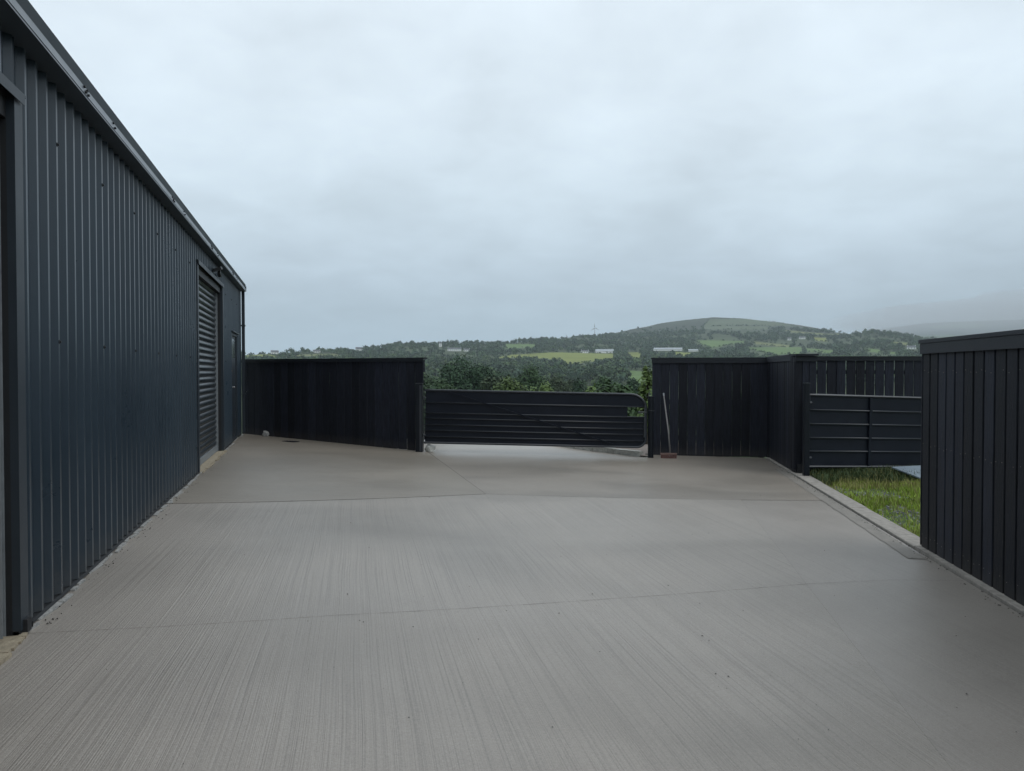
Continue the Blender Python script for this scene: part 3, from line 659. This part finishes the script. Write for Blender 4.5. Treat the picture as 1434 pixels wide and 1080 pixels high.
for i in range(85000):
    l = -.15 - 3.4*rnd.random()**1.3; s = 5 + 7.9*rnd.random(); x, y = kerb_pt(s, l); y2 = 11.55+.26*(x-4.7)
    if y > y2+.6: continue
    zz = grass_z(x, y)
    if bare(x, y):
        if rnd.random() < .80: continue
    elif l > -.40 and rnd.random() < .55+.4*math.sin(s*3): continue
    if y > y2-.62 + .2*math.sin(x*4): (sp3 if rnd.random() < .7 else sp2).append((x, y, zz))
    elif y > y2-1.15 and rnd.random() < .5: sp2.append((x, y, zz))
    else: (sp1 if rnd.random() < .85 else sp2).append((x, y, zz))
blades('short_grass', sp1, leaf_mat('short_grass', (.22, .31, .04), .3), .03, .080, .9, .0045)
blades('dry_grass', sp2, leaf_mat('dry_grass', (.25, .24, .085), .3), .04, .12, .8, .004)
blades('tall_weeds', sp3, leaf_mat('tall_weeds', (.055, .082, .030), .4), .04, .16, .9, .006)
b = MB()
for i in range(1000):
    k = rnd.random(); 
    if k < .45: x, y = 4.95+rnd.gauss(0, .30), 10.15+rnd.gauss(0, .30)
    elif k < .85: x, y = 4.72+rnd.gauss(0, .24), 8.4+rnd.gauss(0, .5)
    else: x, y = kerb_pt(rnd.uniform(6.8, 11), -.17-abs(rnd.gauss(0, .12)))
    if KN[0]*x+KN[1]*y+KW > -.15: continue
    s = rnd.uniform(.010, .032); rm = Matrix.Rotation(rnd.random()*6, 3, 'Z') @ Matrix.Rotation(rnd.uniform(-.5, .5), 3, 'X')
    b.box((x, y, grass_z(x, y)+s*.25), (s*rnd.uniform(1, 1.9), s, s*rnd.uniform(.3, .7)), rm)
tag(b.build('stone_chips', M['slatestone']), kind='stuff')
rp = thing('metal_sheet', 'pale blue-grey metal sheet lying tilted in the weeds under the small gate', 'sheet', (6.62, 11.38, -.135), (R(6), R(-2), R(6)))
MB().box((0, 0, 0), (1.20, .74, .02)).build('sheet_plate', M['rampsheet'], rp)
for y in (-.35, .35): MB().box((0, y, -.022), (1.05, .03, .024)).build('edge_rail', M['dark'], rp)

# ---------------------------------------------------------------- countryside beyond the yard
FIELDS = [  # pasture outlines in metres (east of the view axis, ahead), with the colour of the sward
 ('yellowish', [(-31, 1252), (-1, 1358), (52, 1393), (93, 1427), (133, 1424), (201, 1464), (171, 1234), (118, 1156), (94, 1076), (76, 1079), (77, 1228), (51, 1239), (32, 1270)]),
 ('yellowish', [(230, 1484), (255, 1474), (216, 1243), (203, 1250)]),
 ('green', [(139, 909), (165, 881), (129, 629), (105, 631), (112, 738)]),
 ('green', [(-12, 1780), (50, 1735), (46, 1641), (-8, 1588)]),
 ('yellowish', [(320, 1461), (344, 1421), (324, 1350), (300, 1363)]),
 ('green', [(456, 1816), (553, 1788), (533, 1736), (430, 1593), (439, 1704)]),
 ('pale', [(580, 1788), (624, 1682), (588, 1593), (567, 1715)]),
 ('green', [(495, 1545), (609, 1576), (529, 1376), (476, 1344), (490, 1481)]),
 ('green', [(606, 1533), (615, 1425), (582, 1354), (567, 1421)]),
 ('moor', [(722, 2649), (887, 2681), (917, 2484), (639, 2400)]),
 ('moor', [(625, 2367), (804, 2369), (767, 2276), (584, 2192)]),
 ('pale', [(838, 2270), (935, 2101), (900, 2090), (834, 2195)]),
 ('yellowish', [(794, 1953), (820, 1938), (757, 1789), (750, 1839)]),
 ('green', [(647, 1364), (653, 1315), (624, 1267), (624, 1306)]),
 ('pale', [(804, 1572), (826, 1550), (797, 1499), (780, 1522)]),
 ('green', [(626, 1250), (659, 1283), (656, 1232)]),
 ('yellowish', [(-488, 1365), (-451, 1363), (-394, 1252), (-455, 1271)]),
 ('pale', [(-400, 1273), (-357, 1339), (-326, 1372), (-286, 1254)]),
]
SWARD = {'yellowish': (.165, .19, .042), 'green': (.095, .155, .042), 'pale': (.14, .155, .055), 'moor': (.085, .108, .060)}  # own colour of each sward, the first kind yellow-green grass
def widen(p, k=1.22):
    n = len(p); cx = sum(q[0] for q in p)/n; cy = sum(q[1] for q in p)/n
    return [(cx+(x-cx)*k, cy+(y-cy)*k) for x, y in p]
FIELDS = [(k, widen(p) if p[0][1] > 1300 and len(p) < 9 else p) for k, p in FIELDS]
def inside(poly, X, Y):
    r = np.zeros(X.shape, bool); n = len(poly)
    for i in range(n):
        (x0, y0), (x1, y1) = poly[i], poly[(i+1) % n]
        if y0 == y1: continue
        c = ((y0 > Y) != (y1 > Y)) & (X < (x1-x0)*(Y-y0)/(y1-y0)+x0); r ^= c
    return r
def vnoise(X, Y, s, seed):
    rs = np.random.RandomState(seed); T = rs.rand(64, 64); x = X/s; y = Y/s; i = np.floor(x).astype(int); jj = np.floor(y).astype(int); u = x-i; v = y-jj
    u = u*u*(3-2*u); v = v*v*(3-2*v); g = lambda a, c: T[a % 64, c % 64]
    return (g(i, jj)*(1-u)+g(i+1, jj)*u)*(1-v) + (g(i, jj+1)*(1-u)+g(i+1, jj+1)*u)*v
AZ = np.concatenate([np.arange(-180, -24, 4.), np.arange(-24, 36, .16), np.arange(36, 180, 4.)])
RR = np.concatenate([[.3, 4, 8, 12, 17, 19, 22, 26, 30, 38, 48, 60], np.arange(75, 600, 15.), np.arange(600, 1500, 10.), np.arange(1500, 3000, 16.), np.arange(3000, 4300, 100.)])
A2, R2 = np.meshgrid(np.radians(AZ), RR); X = R2*np.sin(A2); Y = R2*np.cos(A2); Z = height(X, Y)
col = np.zeros((*X.shape, 3)); nz = vnoise(X, Y, 40, 1)[..., None]; nb = vnoise(X, Y, 220, 2)[..., None]
col[:] = np.array((.050, .070, .030))*(.7+.6*nz)
elev_moor = np.clip((R2-2150)/300, 0, 1)[..., None]
col = col*(1-elev_moor) + elev_moor*(np.array((.042, .054, .034))*(.75+.5*nb*nz*2))
for kind, poly in FIELDS:
    q = inside(poly, X, Y); k = np.array(SWARD[kind])
    if kind == 'yellowish': kk = k*(.86+.28*nz) + np.array((.05, .012, .0))*np.clip((nb-.52)*4, 0, 1)
    else: kk = k*(.88+.24*nz)
    col[q] = kk[q]
nr_, na = X.shape
V = np.stack([X, Y, Z], -1).reshape(-1, 3); idx = np.arange(nr_*na).reshape(nr_, na)
nxt = np.roll(idx, -1, 1)
F = np.stack([idx[:-1], nxt[:-1], nxt[1:], idx[1:]], -1).reshape(-1, 4)[:, ::-1]
land_m = leaf_mat('countryside_grass', (.1, .1, .1), attr=True); land_m.node_tree.nodes['Principled BSDF'].inputs['Roughness'].default_value = .9
land_me = np_mesh('countryside', V, F, land_m, col.reshape(-1, 3))
for p in land_me.polygons: p.use_smooth = True
tag(link('countryside', land_me), kind='structure')
# the far hill, its top lost in low cloud
A2, R2 = np.meshgrid(np.radians(np.arange(14, 62, .5)), np.linspace(3300, 6600, 60)); X = R2*np.sin(A2); Y = R2*np.cos(A2)
rise = np.interp(np.degrees(A2), [14, 22, 26, 29, 33, 40, 62], [10, 24, 58, 68, 72, 76, 70])/1040
Z = 1.4 + Y*rise*np.clip((R2-3200)/2900, 0, 1)**.8 + 16*(vnoise(X, Y, 420, 5)-.5) - np.maximum(0, R2-6200)*.08
nz = vnoise(X, Y, 130, 6)[..., None]; nb = vnoise(X, Y, 330, 9)[..., None]
col = np.where(nb > .5, np.array((.085, .135, .045)), np.array((.026, .046, .024)))*(.7+.6*nz)
nr_, na = X.shape; idx = np.arange(nr_*na).reshape(nr_, na)
F = np.stack([idx[:-1, :-1], idx[1:, :-1], idx[1:, 1:], idx[:-1, 1:]], -1).reshape(-1, 4)[:, ::-1]
fh = np_mesh('misty_hill', np.stack([X, Y, Z], -1).reshape(-1, 3), F, land_m, col.reshape(-1, 3)); tag(link('misty_hill', fh), kind='structure')

# ---- foliage: leaf-sized faces spread through clumps
def crown(seed, n_blob, n_leaf, leaf, rad, hgt, base, fill=.55, cone=0.):
    """arrays of leaf quads for a crown of given radius, between base and hgt"""
    rs = np.random.RandomState(seed); c = []
    while len(c) < n_blob:
        p = rs.uniform(-1, 1, 3); d = np.linalg.norm(p)
        if d < 1 and d > .25: c.append(p)
    c = np.array(c); c[:, 2] = np.where(c[:, 2] < -.5, c[:, 2]*.8, c[:, 2])
    mid = (base+hgt)/2; hz = (hgt-base)/2; br = rs.uniform(.28, .46, n_blob)
    k = rs.randint(0, n_blob, n_leaf); d = rs.normal(size=(n_leaf, 3)); d /= np.linalg.norm(d, axis=1)[:, None]
    d[:, 2] = np.where((d[:, 2] < -.3) & (rs.rand(n_leaf) < .7), -d[:, 2], d[:, 2])
    rr = br[k]*(fill + (1-fill)*rs.rand(n_leaf)**.5)*(1+.15*rs.normal(size=n_leaf))
    P = c[k]*.72 + d*rr[:, None]
    tp = 1 - cone*np.clip((P[:, 2]+1)/2, 0, 1)
    P = P*np.array([rad, rad, hz])*np.stack([tp, tp, np.ones(n_leaf)], 1); P[:, 2] += mid
    nrm = d*.9 + rs.normal(size=(n_leaf, 3))*.38 + np.array([0, 0, .45]); nrm /= np.linalg.norm(nrm, axis=1)[:, None]
    t = np.cross(nrm, rs.normal(size=(n_leaf, 3))); t /= np.linalg.norm(t, axis=1)[:, None]; b = np.cross(nrm, t)
    s = leaf*rs.uniform(.6, 1.3, n_leaf)[:, None]
    V = np.stack([P-t*s*.5, P+b*s*.42+nrm*s*.08, P+t*s*.6, P-b*s*.42+nrm*s*.08], 1).reshape(-1, 3)
    F = np.arange(n_leaf*4).reshape(-1, 4)
    return V, F, c*np.array([rad, rad, hz])*.6+np.array([0, 0, mid])
LEAF = {'dark': leaf_mat('leaves_dark', (.027, .058, .026), .4), 'mid': leaf_mat('leaves_mid', (.042, .082, .030), .4),
        'bright': leaf_mat('leaves_bright', (.10, .15, .045), .35), 'olive': leaf_mat('leaves_olive', (.054, .080, .038), .4)}
def tree_meshes(seed, rad, hgt, base, leaves, leaf, kind, blobs=26, cone=0.):
    V, F, c = crown(seed, blobs, leaves, leaf, rad, hgt, base, cone=cone)
    cm = np_mesh('crown', V, F, LEAF[kind]); b = MB(); r0 = hgt*.022+.03
    b.tube([(0, 0, -.6), (.05*rad, .03*rad, base*.6), (.0, .06*rad, base+(hgt-base)*.35), (.05*rad, 0, hgt*.85)], [r0*1.25, r0, r0*.7, r0*.15], 8)
    for p in c[:7]:
        b.tube([(0, .05*rad, base*.7+.1*hgt), tuple((np.array([0, .05*rad, base*.7+.15*hgt])+p)/2+np.array([0, 0, -.04*hgt])), tuple(p)], [r0*.55, r0*.35, r0*.08], 6)
    return cm, b.mesh('trunk', M['bark'])
def put_tree(name, ms, x, y, label, cat='tree', group=None, sc=1., rz=0., zoff=0.):
    t = thing(name, label, cat, (x, y, float(height(x, y))+zoff), (0, 0, rz), group); t.scale = (sc, sc, sc)
    link('crown', ms[0], t); link('trunk', ms[1], t); return t
# trees standing close behind the gate
near = [ # x, y, height, crown radius, kind, label
 (-9.8, 150, 16.2, 6.0, 'dark', 'largest dark broad tree above the left half of the wide gate'),
 (-15.4, 134, 11.0, 4.0, 'mid', 'mid green bushy tree just right of the end of the long fence'),
 (-4.2, 152, 14.4, 4.2, 'dark', 'dark tree with a ragged top to the right of the largest dark tree'),
 (-3.4, 126, 11.2, 2.8, 'olive', 'low olive green tree in front of the ragged dark tree'),
 (4.4, 168, 15.0, 5.0, 'mid', 'rounded mid green tree above the middle of the wide gate'),
 (11.6, 178, 14.8, 4.8, 'olive', 'greyish olive tree between the rounded mid green tree and the right gate post'),
 (20.2, 160, 13.1, 3.4, 'mid', 'round green tree above the right part of the wide gate'),
 (24.4, 150, 11.5, 3.0, 'dark', 'small dark tree low above the rounded end of the wide gate'),
 (15.8, 166, 12.8, 3.0, 'dark', 'dark squat tree left of the round green tree'),
 (-7.0, 78, 7.1, 2.8, 'mid', 'mid green bush showing just over the gate top below the largest dark tree'),
 (-.4, 66, 6.4, 2.1, 'bright', 'pale yellow-green bush over the gate top, left one of the pale pair'),
 (2.6, 64, 5.8, 1.6, 'bright', 'pale yellow-green bush over the gate top, right one of the pale pair'),
 (6.4, 60, 5.2, 1.7, 'bright', 'small pale bush barely showing over the middle of the gate'),
 (-12.0, 100, 8.2, 3.2, 'mid', 'loose green bush beside the square gate post'),
 (9.6, 84, 7.0, 2.4, 'olive', 'dull green bush barely above the gate, left of the hand hole'),
]
for i, (x, y, h, r, kind, lab) in enumerate(near):
    far = y > 105
    ms = tree_meshes(40+i, r, h, h*(.18 if far else .1), 13000 if far else 7000, .42 if far else .22, kind, 34 if far else 20)
    put_tree('broadleaf_tree' if far else 'bush', ms, x, y, lab, 'tree' if far else 'bush')
ms = tree_meshes(77, .32, 1.95, .2, 900, .10, 'bright', 16, .25); put_tree('sapling', ms, 3.28, 18.0, 'bright leafy sapling behind the round latch post', 'sapling')
ms = tree_meshes(78, .85, 1.6, .0, 1500, .11, 'mid', 16); put_tree('bush', ms, 2.7, 19.6, 'low green bush seen through the hand hole of the wide gate', 'bush')
# bushes added behind the long fence and broom panel to darken the board gaps
for i, (x, y, r, h, lab) in enumerate([(-4.9, 18.2, 1.5, 1.75, 'dense bush added to darken gaps of the long fence close to the shed'), (-2.7, 17.4, 1.3, 1.5, 'dense bush added to darken gaps at the gate end of the long fence'), (4.6, 16.6, 1.2, 1.35, 'dense bush added to darken gaps in the broom panel')]):
    ms = tree_meshes(90+i, r, h, .0, 2600, .13, 'dark', 22); put_tree('gap_darkening_bush', ms, x, y, lab, 'bush')
# valley trees one can still tell apart: shared meshes, one thing each
protos = [tree_meshes(120+i, r, h, h*.15, 900, .95, k, 20) for i, (r, h, k) in enumerate([(4.6, 11, 'mid'), (5.4, 12, 'dark'), (4.0, 9.5, 'olive'), (5.0, 10.5, 'dark'), (3.6, 11.5, 'mid')])]
rnd = random.Random(21); placed = []; tries = 0
while len(placed) < 110 and tries < 9000:
    tries += 1; r = 470+260*rnd.random(); a = R(rnd.uniform(-7.5, 11.0)); x, y = r*math.sin(a), r*math.cos(a)
    if any((x-p)**2+(y-q)**2 < 52 for p, q in placed): continue
    if any(bool(inside(po, np.array([x+dx*math.sin(a)]), np.array([y+dx]))[0]) for k, po in FIELDS for dx in (0, 25, 60)): continue
    placed.append((x, y))
    put_tree('valley_tree', protos[rnd.randrange(5)], x, y, 'one of the rounded trees crowding the valley floor beyond the gate', 'tree', 'trees on the valley floor', rnd.uniform(.75, 1.2), rnd.random()*6)
# the woods beyond: one mass
def woodland(name, pts, hs, nleaf, leaf, seed, kinds):
    rs = np.random.RandomState(seed); pr = [crown(seed+i, 14, nleaf, leaf, 1., 1., 0., .5) for i in range(6)]
    VV, FF, CC_ = [], [], []; o = 0
    for (x, y), h in zip(pts, hs):
        V, F, _ = pr[rs.randint(6)]; a = rs.rand()*6.28; ca, sa = math.cos(a), math.sin(a); wr = h*rs.uniform(.55, .82)
        W = np.empty_like(V); W[:, 0] = (V[:, 0]*ca-V[:, 1]*sa)*wr+x; W[:, 1] = (V[:, 0]*sa+V[:, 1]*ca)*wr+y; W[:, 2] = V[:, 2]*h
        VV.append(W); FF.append(F+o); o += len(V); c = np.array(kinds[rs.randint(len(kinds))])*rs.uniform(.7, 1.3); CC_.append(np.tile(c, (len(V), 1))*np.repeat(rs.uniform(.8, 1.2, len(F)), 4)[:, None])
    VV = np.concatenate(VV); hts = np.repeat(height(np.array([p[0] for p in pts]), np.array([p[1] for p in pts])), 4*nleaf); VV[:, 2] += hts - .3
    return tag(link(name, np_mesh(name, VV, np.concatenate(FF), wood_m, np.concatenate(CC_))), kind='stuff')
wood_m = leaf_mat('woodland_leaves', (.04, .06, .03), attr=True)
KN_ = [(.032, .066, .030), (.040, .080, .033), (.050, .088, .034), (.030, .060, .034), (.062, .100, .034)]
def scatter(n, r0, r1, a0, a1, seed, dens):
    rs = np.random.RandomState(seed); r = np.sqrt(r0*r0+(r1*r1-r0*r0)*rs.rand(n)); a = np.radians(rs.uniform(a0, a1, n)); x = r*np.sin(a); y = r*np.cos(a)
    ok = rs.rand(n) < dens(r, np.degrees(a), x, y)
    hh = np.where(rs.rand(n) < .5, 1., .8)
    for k, po in FIELDS:
        for q in (-6, 0, 14, 34, 60, 95, 130):
            hit = inside(po, x*(1+q/np.maximum(r, 1)), y*(1+q/np.maximum(r, 1)))
            if q <= 14: ok &= ~hit
            else: ok &= ~(hit & (rs.rand(n) < (.98 if k in ('yellowish', 'green') else .85)))
    for hx, hy, hw in KEEP: ok &= ~((np.abs(x-hx*r/np.hypot(hx, hy)) < hw) & (r < np.hypot(hx, hy)+12) & (r > np.hypot(hx, hy)-130))
    return np.stack([x[ok], y[ok]], 1), rs
KEEP = [(-107, 1442, 27), (-107, 1390, 22), (181, 1467, 20), (142, 1431, 10), (319, 1513, 32), (358, 1465, 12), (-434, 1363, 10), (-368, 1398, 10), (-304, 1473, 9), (-154, 1597, 6), (732, 1362, 11), (740, 1897, 10), (681, 1825, 7)]
d1 = lambda r, a, x, y: np.clip(.35+.75*vnoise(x, y, 70, 31), 0, 1)
p1, rs = scatter(5200, 640, 1150, -23, 34, 5, d1); woodland('valley_woodland', p1, rs.uniform(6.5, 12.0, len(p1)), 72, .34, 50, KN_)
d2 = lambda r, a, x, y: np.clip(np.where(r < 1750, .25+.95*vnoise(x, y, 90, 33), np.where(vnoise(x, y, 130, 34) > .42, .95, .12))*np.where(r > 2250, np.where(a > 18, .8, .12), 1), 0, 1)
p2, rs = scatter(13500, 1150, 2500, -23, 34, 6, d2); woodland('hillside_woodland', p2, rs.uniform(5.5, 11, len(p2)), 40, .42, 60, KN_[:4])
hp = []; rsh = np.random.RandomState(8)                # hedgerow trees along the field edges
for k, po in FIELDS:
    for (x0, y0), (x1, y1) in zip(po, po[1:]+po[:1]):
        L = math.hypot(x1-x0, y1-y0)
        for q in range(int(L/7)):
            if rsh.rand() < .8:
                t = rsh.rand(); hp.append((x0+(x1-x0)*t+rsh.uniform(-2, 2), y0+(y1-y0)*t+rsh.uniform(-2, 2)))
woodland('hedgerows', hp, rsh.uniform(2.0, 4.6, len(hp)), 28, .5, 70, KN_)

# ---- farm buildings
def house(name, label, x, y, wd, dp, hw, hr, rot, wall='white', roof='slate', wins=0, group=None, cat='house'):
    t = thing(name, label, cat, (x, y, float(height(x, y))-.3), (0, 0, rot), group); L, D = wd/2, dp/2
    MB().prism([(-D, 0), (D, 0), (D, hw), (0, hw+hr), (-D, hw)], 'x', -L, L).build('wall', M[wall], t)
    ro = MB().prism([(-D-.4, hw-.15), (0, hw+hr+.15), (D+.4, hw-.15), (D+.4, hw+.15), (0, hw+hr+.5), (-D-.4, hw+.15)], 'x', -L-.3, L+.3).build('roof', M[roof], t)
    if cat == 'house':
        for s_ in (-1, 1): MB().box((s_*(L-.8), 0, hw+hr+.5), (.9, .9, 1.7)).build('chimney', M[wall], ro)
    for i in range(wins):
        wx = -L + (i+.5)*wd/wins
        MB().box((wx, -D-.02, hw*.55), (1.2, .12, 1.4)).build('window', M['window'], t)
    return t
house('farmhouse', 'long white farmhouse row among trees above the left half of the gate', -112, 1446, 26, 7, 4.4, 2.2, -.02, wins=7)
house('farmhouse', 'small white annexe at the right end of the long white farmhouse row', -88, 1447, 12, 6, 3.4, 1.8, .05, wins=3)
house('barn', 'pale grey roofed barn at the top of the sunlit pasture', 183, 1470, 36, 14, 4.2, 3.2, .06, 'white', 'greyroof', 0, None, 'barn')
house('farmhouse', 'low white farmhouse left of the pale roofed barn', 141, 1436, 15, 7, 3.6, 2.0, .1, wins=4)
house('poultry_shed', 'very long pale shed just above the right fence, left of the hill', 317, 1516, 58, 14, 3.4, 2.6, -.12, 'white', 'greyroof', 0, None, 'shed')
house('outbuilding', 'short pale outbuilding to the right of the very long pale shed', 358, 1470, 19, 8, 3.0, 1.4, -.12, 'white', 'greyroof', 0, None, 'shed')
house('farmhouse', 'white gabled house at far left beyond the long fence beside the shed pipe', -436, 1365, 13, 8, 3.6, 3.0, .5, wins=3)
house('farmhouse', 'white bungalow in trees above the middle of the long fence', -368, 1400, 13, 8, 3.0, 2.2, .15, wins=3)
house('farmhouse', 'white house on the skyline above the right end of the long fence', -304, 1475, 12, 8, 4.4, 3.0, .3, wins=3)
house('tower_house', 'narrow tall white house on the hillside above the square gate post', -154, 1600, 5.5, 6, 7.4, 2.0, .0, wins=1)
house('farmhouse', 'white house low on the right slope next to the near fence', 733, 1364, 14, 8, 3.4, 2.6, -.4, wins=3)
house('farmhouse', 'distant pale house among hedges below the hill, right of its summit', 741, 1899, 15, 8, 3.8, 2.4, -.2, wins=2)
house('farmhouse', 'tiny white house among hedges left of the distant pale house', 682, 1828, 8, 7, 4.6, 2.2, -.3, wins=1)
# ---- wind turbines on the ridge
def turbine(label, x, y, h, bl, a0):
    zt = float(height(x, y)); t = thing('wind_turbine', label, 'turbine', (x, y, zt), group='wind turbines on the ridge')
    MB().tube([(0, 0, 0), (0, 0, h)], [1.0, .55], 10).build('tower', M['greyroof'], t)
    MB().box((0, .6, h+.4), (1.5, 3.6, 1.5)).build('nacelle', M['greyroof'], t)
    MB().tube([(0, -1.2, h+.4), (0, -2.2, h+.4)], [.8, .3], 8).build('hub', M['greyroof'], t)
    for k in range(3):
        a = R(a0+120*k); dx, dz = math.sin(a), math.cos(a)
        MB().add([(dx*.4-dz*.25, -1.75, h+.4+dz*.4+dx*.25), (dx*bl*.2-dz*1.8, -1.65, h+.4+dz*bl*.2+dx*1.8), (dx*bl, -1.75, h+.4+dz*bl), (dx*bl*.2+dz*.45, -1.85, h+.4+dz*bl*.2-dx*.45), (dx*bl*.25, -1.5, h+.4+dz*bl*.25)],
                 [(0, 1, 4), (1, 2, 4), (2, 3, 4), (3, 0, 4), (3, 2, 1, 0)]).build('blade', M['greyroof'], t)
turbine('small grey wind turbine standing on the ridge left of the hill', 238, 2140, 26, 15, 118)
turbine('wind turbine half hidden behind the ridge trees, left of the full one', 160, 2120, 13, 15, -35)
# ---- haze between the yard and the hills
hm = bpy.data.materials.new('haze'); hm.use_nodes = True; t = hm.node_tree; t.nodes.clear()
pv = N(t, 'ShaderNodeVolumePrincipled'); pv.inputs['Color'].default_value = (.83, .94, 1, 1); pv.inputs['Density'].default_value = .00014
om = N(t, 'ShaderNodeOutputMaterial'); t.links.new(pv.outputs[0], om.inputs['Volume'])
zlo = min(v.co.z for v in land_me.vertices)-1.0; zhi = max(max(v.co.z for v in fh.vertices), max(v.co.z for v in land_me.vertices))+190
b = MB().box((0, 1500, (zlo+zhi)/2), (28000, 28000, zhi-zlo)); tag(b.build('haze', hm), kind='stuff')

# low cloud hanging on the far hill
bm = bmesh.new(); bmesh.ops.create_icosphere(bm, subdivisions=5, radius=1)
for v in bm.verts:
    k = 1 + .07*math.sin(v.co.x*9+v.co.z*3)*math.cos(v.co.y*7) + .04*math.sin(v.co.x*23)
    v.co = Vector((v.co.x*1900*k, v.co.y*1500, v.co.z*150*k))
me = bpy.data.meshes.new('mist_bank'); bm.to_mesh(me); bm.free()
mm = bpy.data.materials.new('mist'); mm.use_nodes = True; t = mm.node_tree; t.nodes.clear()
pv = N(t, 'ShaderNodeVolumePrincipled'); pv.inputs['Color'].default_value = (.97, .985, 1, 1); pv.inputs['Density'].default_value = .0009
om = N(t, 'ShaderNodeOutputMaterial'); t.links.new(pv.outputs[0], om.inputs['Volume']); me.materials.append(mm)
mo = tag(link('mist_bank', me, None, (3750, 3950, 305)), kind='stuff'); mo.rotation_euler = (0, 0, R(-34))
